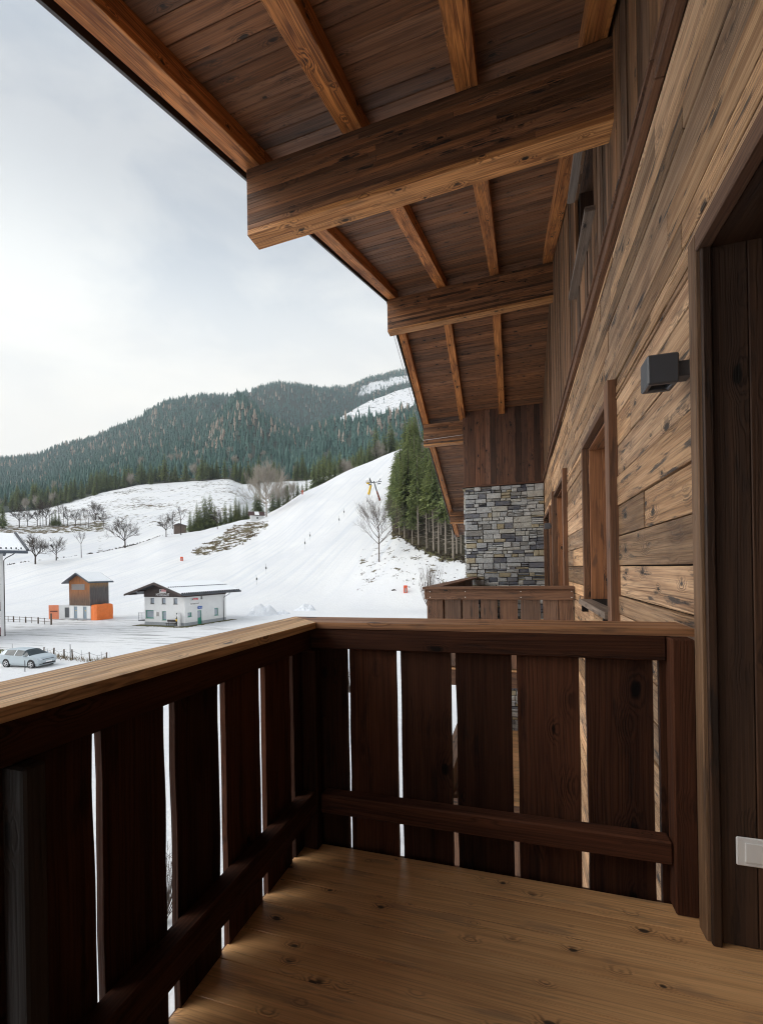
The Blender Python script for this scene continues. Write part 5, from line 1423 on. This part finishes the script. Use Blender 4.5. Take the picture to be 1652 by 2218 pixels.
m = MB(); m.tube([(1.4, -1.2, zt + .5), (.9, -.9, zt - .1), (.25, -.1, zt - .6), (.06, -.06, zt - .9), (.06, -.06, 0)], .055, 6); m.build('downpipe', M_METAL, nb)
gx = P(51.7, 1186, x=None, y=Nc.y).x
ov = 2.25
m = MB()
for (y0, z0), (y1, z1) in (((-1.4, zt + .15), (6.5, zt + 2.9)), ((14, zt + .15), (6.5, zt + 2.9))):
    a = [Vector((-Wn, y0, z0)), Vector((ov, y0, z0)), Vector((ov, y1, z1)), Vector((-Wn, y1, z1))]; up = Vector((0, 0, .22))
    if y0 > y1: a = a[::-1]
    m.face([p + up for p in a], [(0, 0)] * 4, .5, 1); m.face(a[::-1], [(0, 0)] * 4, .5)
    for i in range(4):
        j = (i + 1) % 4; m.face([a[i], a[j], a[j] + up, a[i] + up], [(0, 0)] * 4, .5)
rf = m.build('roof', [M_ROOFBLUE, M_ROOFSNOW], nb)
m = MB(); A1 = Vector((ov - .12, -1.4, zt + .32)); B1 = Vector((ov - .12, 6.5, zt + 3.07)); m.box(A1, B1 - A1, (.3, 0, 0), (0, 0, .2)); m.build('verge_cap', M_ROOFMETAL, rf)
m = MB(); m.tube([(-Wn, -1.52, zt + .14), (ov, -1.52, zt + .14)], .17, 8); m.build('gutter', M_ROOFBLUE, rf)
x = ov - .5
while x > -4:
    m = MB(); m.bx(x - .12, x, -.95, -.75, zt + .5, zt + .78); m.build('snow_guard', M_ROOFMETAL, rf); x -= .5

# ---------------- chapel and hut on the slope
b, d = hit(543, 1130); ca = YAW - math.radians(66)
ch = thing('chapel', 'tiny white chapel with brown roof at the top of the rocky bank', 'chapel', b - Vector((math.cos(ca), math.sin(ca), 0)) * 2.3 + Vector((0, 0, .15)), ca); ch.scale = (1.18, 1.18, 1.18)
m = MB(); poly = [(-.1, 0), (2.4, 0), (2.4, 2.6), (1.15, 3.7), (-.1, 2.6)]
holed(m, 0, 2.3, -2.0, 2.6, [(.8, 1.5, .1, 1.9)], lambda a, b, c, d: m.bx(a, b, 0, .2, c, d)); holed(m, .2, 5.0, -2.0, 2.6, [(2.2, 2.8, 1.0, 1.75)], lambda a, b, c, d: m.bx(2.1, 2.3, a, b, c, d)); m.bx(0, .2, .2, 5, -2.0, 2.6); m.bx(.2, 2.1, 4.8, 5, -2.0, 2.6); m.bx(.3, 2.0, .4, 4.6, -.5, 2.5, mi=1)
for y in (0, 4.99): m.face([(0, y, 2.6), (2.3, y, 2.6), (1.15, y, 3.75)], [(0, 0)] * 3, .5)
m.build('wall', [M_WHITE, M_BLACK], ch)
gable_roof(ch, 2.3, 5, -.5, 2.8, -.7, 5.4, 1.15, 2.25, 2.25, 3.85, .14, [M_RUSTROOF if 'M_RUSTROOF' in globals() else plain('brown_shingle', (.11, .07, .065), .9, .1, nz=.3), M_ROOFSNOW], .03, 2.2)
m = MB(); m.bx(2.31, 2.33, 2.15, 2.85, .94, 1.81); m.bx(2.331, 2.335, 2.22, 2.78, 1.02, 1.74, mi=1); m.build('window', [M_SIGNW, M_BLACK], ch)
m = MB(); m.bx(.82, 1.48, .05, .1, .1, 1.88); m.build('door', M_TRIMDARK, ch)
b = ground(pxcol(376, 1143), 240); b.z = zrow(387, 240, 1146)
hut = thing('hay_hut', 'small brown wooden hut behind the bare trees on the left bank', 'hut', b, YAW + .15)
m = MB(); m.bx(0, 5.6, 0, 3.5, -3.0, 2.1); m.build('wall', M_BROWNHUT if 'M_BROWNHUT' in globals() else plain('hut_boards', (.16, .12, .10), .9, .1, nz=.4, scale=4), hut)
m = MB(); poly = [(-.6, 2.05), (6.2, 2.05), (2.8, 3.2)]
m.face([(x, -.5, z) for x, z in poly], [(0, 0)] * 3, .5); m.face([(x, 4, z) for x, z in poly][::-1], [(0, 0)] * 3, .5)
for i in range(3):
    j = (i + 1) % 3; m.face([(poly[i][0], 4, poly[i][1]), (poly[j][0], 4, poly[j][1]), (poly[j][0], -.5, poly[j][1]), (poly[i][0], -.5, poly[i][1])], [(0, 0)] * 4, .5)
m.build('roof', M_BROWN, hut)

# ---------------- the car
M_CAR = plain('silver_car_paint', (.40, .46, .50), .38, .5, 0)
M_TYRE = plain('tyre_rubber', (.015, .015, .016), .8, .2); M_RIM = plain('alloy_rim', (.55, .56, .58), .3, .5, .8); M_CARGL = plain('car_glass', (.03, .042, .048), .3, .25); M_LAMP = plain('headlamp_glass', (.6, .65, .7), .1, .8)
cp = P(63, 1442, z=GZ); car = thing('parked_car', 'silver five-door hatchback parked on the slushy snow beside the wire fence', 'car', cp + Vector((0, 0, .0)), YAW - math.radians(14))
st = [(-2.13, .62, .62, .60, .80), (-2.11, .80, .98, 1.0, .84), (-2.04, .86, 1.03, 1.2, .86), (-1.86, .895, 1.04, 1.40, .88), (-1.5, .9, 1.03, 1.46, .89), (-1.44, .9, 1.025, 1.465, .89), (-.48, .9, .99, 1.5, .895), (-.40, .9, .985, 1.5, .895), (.40, .9, .965, 1.445, .895), (.60, .9, .96, 1.34, .895), (.95, .9, .955, 1.10, .89), (1.08, .895, .955, 1.02, .89), (1.5, .88, .89, .935, .87), (1.9, .82, .80, .84, .82), (2.06, .74, .66, .70, .74), (2.13, .62, .50, .52, .62)]
def sect(s):
    x, yw, zb, zr, ys = s; gr = max(0, min(1, (zr - zb) / .4)); yr = yw * (1 - .30 * gr) - .03
    zl = .24 if abs(x) < 2.05 else .36
    return [(yw - .07, zl), (yw, zl + .12), (yw + .0, min(.62, zb - .05)), (ys, zb), (yr, zr - .03 - .03 * gr), (yr * .6, zr), (0, zr + .012)]
parts_ = {'body': MB(), 'side_window': [MB(), MB(), MB(), MB()], 'windscreen': MB(), 'rear_window': MB()}
S_ = [sect(s) for s in st]
for i in range(len(st) - 1):
    x0, x1 = st[i][0], st[i + 1][0]; xm = (x0 + x1) / 2
    for k in range(6):
        for sg in (1, -1):
            q4 = [(x0, sg * S_[i][k][0], S_[i][k][1]), (x1, sg * S_[i + 1][k][0], S_[i + 1][k][1]), (x1, sg * S_[i + 1][k + 1][0], S_[i + 1][k + 1][1]), (x0, sg * S_[i][k + 1][0], S_[i][k + 1][1])]
            if sg > 0: q4 = q4[::-1]
            tgt = parts_['body']
            if k == 3 and -1.55 < xm < -.48: tgt = parts_['side_window'][0 if sg < 0 else 1]
            if k == 3 and -.40 < xm < .96: tgt = parts_['side_window'][2 if sg < 0 else 3]
            if k >= 4 and .40 < xm < 1.08: tgt = parts_['windscreen']
            if k >= 4 and -2.11 < xm < -1.86: tgt = parts_['rear_window']
            tgt.face(q4, [(0, 0)] * 4, .5)
for e_ in (0, -1):
    for sg in (1, -1):
        p_ = [(st[e_][0], sg * y, z) for y, z in S_[e_]] + [(st[e_][0], 0, S_[e_][0][1])]
        if (sg > 0) == (e_ == 0): p_ = p_[::-1]
        parts_['body'].face(p_, [(0, 0)] * len(p_), .5)
parts_['body'].bx(-1.9, 1.9, -.8, .8, .17, .26)
parts_['body'].build('body', M_CAR, car, 0, False)
for w_ in parts_['side_window']: w_.build('side_window', M_CARGL, car)
parts_['windscreen'].build('windscreen', M_CARGL, car); parts_['rear_window'].build('rear_window', M_CARGL, car)
m0 = None
for x in (-1.33, 1.31):
    for sg in (1, -1):
        m = MB(); m.tube([(x, sg * .80, .345), (x, sg * .903, .345)], .375, 20); ar = m.build('wheel_arch', M_INK, car)
        e = bpy.data.objects.new('wheel', None); COL.objects.link(e); e.parent = car; e.location = (x, sg * .82, .315)
        m = MB(); m.tube([(0, -.1 * sg, 0), (0, .075 * sg, 0), (0, .095 * sg, 0)], [.315, .315, .285], 24); m.build('tyre', M_TYRE, e)
        m = MB()
        m.tube([(0, .0905 * sg, 0), (0, .098 * sg, 0)], .06, 10)
        for k in range(5):
            an = k * 1.2566; m.box((math.cos(an) * .04 - math.sin(an) * -.03, .09 * sg, math.sin(an) * .04 + math.cos(an) * -.03), (math.cos(an) * .19, 0, math.sin(an) * .19), (-math.sin(an) * .06, 0, math.cos(an) * .06), (0, .012 * sg, 0))
        for k in range(24):
            an = k * .2618; an2 = an + .2618; m.face([(math.cos(an) * .2, .0985 * sg, math.sin(an) * .2), (math.cos(an2) * .2, .0985 * sg, math.sin(an2) * .2), (math.cos(an2) * .235, .0985 * sg, math.sin(an2) * .235), (math.cos(an) * .235, .0985 * sg, math.sin(an) * .235)], [(0, 0)] * 4, .5)
        m.build('rim', M_RIM, e)
for sg in (1, -1):
    m = MB(); m.face([(1.92, sg * .812, .66), (2.07, sg * .69, .62), (2.085, sg * .5, .68), (1.98, sg * .6, .785), (1.80, sg * .842, .80)], [(0, 0)] * 5, .5)
    hl = m.build('headlight', M_LAMP, car); hl.location = (.012, sg * .012, .01)
    m = MB(); m.bx(.62, .78, sg * 1.0 - .09, sg * 1.0 + .09, .93, 1.06); m.build('mirror', M_CAR, car, .03)
    m = MB(); m.bx(-2.07, -1.95, sg * .83 - .03, sg * .83 + .03, .78, .96); m.build('tail_light', M_RED, car)
    for x in (-1.1, -.05):
        m = MB(); m.bx(x, x + .2, sg * .9 - .012, sg * .9 + .012, .83, .87); m.build('door_handle', M_CAR, car)
m = MB(); m.bx(2.115, 2.14, -.55, .55, .30, .41); m.build('grille', M_INK, car); m = MB(); m.bx(2.141, 2.15, -.26, .26, .42, .53); m.build('number_plate', M_SIGNW, car); m = MB(); m.bx(2.04, 2.078, -.48, .48, .655, .70); m.build('grille', M_INK, car)

# ---------------- fences
def post(m, p, h, r=.05, lean=(0, 0)): m.tube([p - Vector((0, 0, .2)), p + Vector((lean[0], lean[1], h))], [r, r * .9], 6)
t = thing('rail_fence', 'low fence of two rails and stout posts left of the container', 'fence', P(55, 1349, z=GZ))
pp = []
for zx, zy, th in ((-60, 780, 1), (20, 784, 0), (108, 788, 0), (180, 792, 1), (262, 796, 0), (340, 800, 1), (420, 804, 0), (505, 811, 1), (590, 819, 0), (678, 826, 2)):
    p = P(zx / 3.304 / 1.8469, (2250 + zy) / 1.8469 if False else (2250 + zy / 3.304) / 1.8469, z=GZ); pp.append(p)
    m = MB(); post(m, p, 1.0 if th < 2 else 1.75, (.05, .11, .13)[th]); o = m.build('post', M_POST, t); o.location = -t.location
for hz in (.45, .88):
    m = MB()
    for a, b in zip(pp[:-1], pp[1:]): m.tube([a + Vector((0, 0, hz)), b + Vector((0, 0, hz))], .035, 5)
    o = m.build('rail', M_POST, t); o.location = -t.location
t = thing('wire_fence', 'old pasture fence of leaning wooden posts and slack wire beside the car', 'fence', P(215, 1390, z=GZ))
wp = []
for zx, top, base, r in ((575, 1120, 1212, .06), (706, 1130, 1250, .075), (848, 1148, 1270, .07), (960, 1150, 1287, .065), (1188, 1185, 1305, .055), (1405, 1190, 1285, .07)):
    p = P(zx / 3.304 / 1.8469, (2250 + base / 3.304) / 1.8469, z=GZ); dpt = -p.x * sy_ + p.y * cy_
    h = (base - top) / 3.304 / 1.8469 * dpt / F; wp.append(p + Vector((0, 0, h * .85)))
    m = MB(); post(m, p, h, r, (random.uniform(-.1, .1), 0)); o = m.build('post', M_POST, t); o.location = -t.location
for (zx, top, base) in ((930, 1083, 1292), (163, 1075, 1170), (330, 1297, 1445), (625, 1140, 1215), (1075, 1160, 1240), (1340, 1180, 1270)):
    p = P(zx / 3.304 / 1.8469, (2250 + base / 3.304) / 1.8469, z=GZ); dpt = -p.x * sy_ + p.y * cy_
    h = (base - top) / 3.304 / 1.8469 * dpt / F; m = MB(); post(m, p, h, .035 if zx in (930, 330) else .018); o = m.build('stake', M_STEEL, t); o.location = -t.location
m = MB()
for a, b in zip(wp[:-1], wp[1:]): m.tube([a, (a + b) / 2 - Vector((0, 0, .22)), b], .012, 4)
o = m.build('wire', M_STEEL, t); o.location = -t.location
# dry grass along the wire fence
qd = random.Random(8); m = MB()
for a, b in zip(wp[:-1], wp[1:]):
    for k in range(90):
        p = a.lerp(b, qd.random()); p = Vector((p.x + qd.gauss(0, .25), p.y + qd.gauss(0, .3), GZ - .02)); h = qd.uniform(.08, .5) * (1.6 if qd.random() < .08 else 1)
        l = Vector((qd.uniform(-.2, .2), qd.uniform(-.2, .2), h)); w = Vector((qd.uniform(-.03, .03), qd.uniform(-.03, .03), 0)) 
        m.face([p - w, p + w, p + l], [(0, 0)] * 3, qd.random())
F_DRY = foliage('dry_grass_blades', ((.14, .10, .05), (.26, .19, .10), (.10, .09, .04)))
o = m.build('dry_grass', F_DRY); tag(o, 'dry brown grass tufts along the wire fence', 'grass', kind='stuff')
# green grass patch behind the car's tail
m = MB()
for k in range(900):
    px = qd.uniform(-40, 30); row = qd.uniform(1408, 1436); p = P(px, row, z=GZ); h = qd.uniform(.08, .25); w = Vector((.05, 0, 0)); m.face([p - w, p + w, p + Vector((qd.uniform(-.1, .1), 0, h))], [(0, 0)] * 3, qd.random())
F_GR = foliage('meadow_blades', ((.09, .11, .02), (.16, .16, .05), (.08, .09, .03)))
o = m.build('meadow_grass', F_GR); tag(o, 'patch of green grass at the left edge behind the car', 'grass', kind='stuff')

# ---------------- snow heaps
def heap(px, row, r, h, label, seed):
    p, d = hit(px, row, dmin=40); m = MB(); n = 34; qh = random.Random(seed)
    lumps = [(.1, 0, .8, .5), (-.3, .1, .6, .35)] + [(qh.uniform(-.6, .6), qh.uniform(-.4, .4), qh.uniform(.2, .5), qh.uniform(.1, .25)) for k in range(14)]
    def f(i, j):
        x, y = (i / n * 2 - 1), (j / n * 2 - 1)
        e = max(0, 1 - (x * x + y * y)); z = sum(a * math.exp(-((x - u) ** 2 + (y - w) ** 2) / (s * s)) for u, w, a, s in lumps) * .62
        z = h * z * min(1, e * 1.6) + e * (.22 * mnoise.noise((x * 5, y * 5, seed)) + .14 * mnoise.noise((x * 11, y * 11, seed)))
        return Vector((x * r, y * r * .8, z - .12))
    for i in range(n):
        for j in range(n): m.face([f(i, j), f(i + 1, j), f(i + 1, j + 1), f(i, j + 1)], [(0, 0)] * 4, .5)
    o = m.build('snow_heap', M_HEAP, None, 0, False, p); return tag(o, label, 'snow heap', 'ploughed snow heaps')
M_HEAP = plain('heaped_snow', (.68, .70, .73), .7, .2, nz=.05, bump=.3, scale=1.5)
heap(568, 1332, 3.6, 1.9, 'larger lumpy snow heap right of the lift house', 1); heap(660, 1322, 2.8, 1.1, 'lower snow heap behind the railing corner', 2)
heap(610, 1330, 2.2, .6, 'smallest flat snow heap between the two others', 3)

# ---------------- ski lift and snow gun
b, d = hit(823, 1084); 
tw = thing('lift_tower', 'leaning dark drag-lift tower with cross arm and rusty foot on the upper piste', 'lift tower', b, YAW)
def q(px, row, dd=0.0): 
    r = ray(px, row); p = r * (d + dd); return Vector((p[0], p[1], p[2] + EYE))
toL = lambda p: Matrix.Rotation(-YAW, 4, 'Z') @ (p - b)
m = MB(); m.tube([toL(q(823, 1085)), toL(q(816, 1064))], [.42, .30], 8); m.build('foot', M_RUST, tw)
m = MB(); m.tube([toL(q(816, 1064)), toL(q(809, 1042))], [.26, .2], 8); m.build('mast', M_STEEL, tw)
m = MB(); m.tube([toL(q(797, 1046)), toL(q(826, 1043))], .17, 6); m.tube([toL(q(819, 1044)), toL(q(824, 1036))], .12, 6); m.build('cross_arm', M_STEEL, tw)
for x, y in ((822, 1048), (802, 1050)):
    m = MB(); m.tube([toL(q(x - 4, y)), toL(q(x + 2, y - .5))], .22, 6); m.build('pulley_train', M_STEEL, tw)
gun = thing('snow_gun', 'yellow snow cannon on a yellow mast behind the lift tower', 'snow gun', q(798, 1070, 3), YAW)
o0 = gun.location.copy(); toG = lambda p: Matrix.Rotation(-YAW, 4, 'Z') @ (p - o0)
m = MB(); m.tube([toG(q(798, 1071, 3)), toG(q(803, 1051, 3))], [.5, .42], 8); m.build('mast', M_YELLOW, gun)
m = MB(); m.tube([toG(q(803, 1051, 3)), toG(q(805, 1044, 3))], .12, 6); m.build('neck', M_STEEL, gun)
m = MB(); m.tube([toG(q(791, 1042, 3)), toG(q(800, 1040, 3))], [.75, .95], 12); dr = m.build('drum', M_SIGNW, gun); m = MB(); m.tube([toG(q(800.2, 1040, 3)), toG(q(802.5, 1039, 3))], .95, 12); m.build('ring', M_INK, dr)
m = MB(); m.tube([toG(q(794, 1046, 3)), toG(q(801, 1046.5, 3))], .45, 8); m.build('motor', M_YELLOW, gun)
HG = 'drag-lift hangers along the piste'
for px, row, top in ((555, 1268, 1245), (575.6, 1245, 1221), (660, 1192, 1166), (671, 1172, 1152), (734, 1138, 1117), (744.6, 1120, 1101), (795, 1094, 1079), (798, 1080, 1065)):
    b, d = hit(px, row); h = htop(px, top, d, b)
    tg = thing('drag_lift_hanger', 'drag-lift hanger with dark spring box dangling over the piste', 'lift hanger', b + Vector((0, 0, h)), YAW, HG)
    m = MB(); m.tube([(0, 0, .0), (.1, 0, -h * .3)], .03, 4); m.tube([(.1, 0, -h * .5), (.12, 0, -h * .95)], .02, 4); m.build('cord', M_STEEL, tg)
    m = MB(); m.tube([(.1, 0, -h * .28), (.1, 0, -h * .5)], [.14, .18], 7); m.build('spring_box', M_INK, tg)
def pad(px, row, top, label, w=.45):
    b, d = hit(px, row); h = htop(px, top, d, b)
    t = thing('padded_marker', label, 'marker', b, YAW, None)
    m = MB(); m.bx(-w, w, -.25, .25, -.2, h); m.build('pad', M_ORANGE3, t, .05); m = MB(); m.bx(-w * .35, w * .45, -.29, -.252, h * .0, h * .62); m.build('plate', M_CONC, t)
M_ORANGE3 = plain('red_orange_padding', (.72, .10, .035), .5, .3, nz=.15)
pad(878, 1284, 1268, 'red-orange padded box on the snow left of the leafless shrub', .36); pad(393.5, 1215, 1206, 'small orange padded marker below the rocky bank', .38); pad(655, 1071, 1062, 'tiny red marker on the upper crest of the piste', .3)
b, d = hit(853, 1280); m = MB(); m.tube([(-.5, 0, .1), (0, .2, .16), (.5, .1, .05)], [.12, .2, .06], 6); tag(m.build('fallen_branch', F_DBARK, None, 0, False, b), 'dark lump of fallen branch on the snow left of the padded box', 'branch')
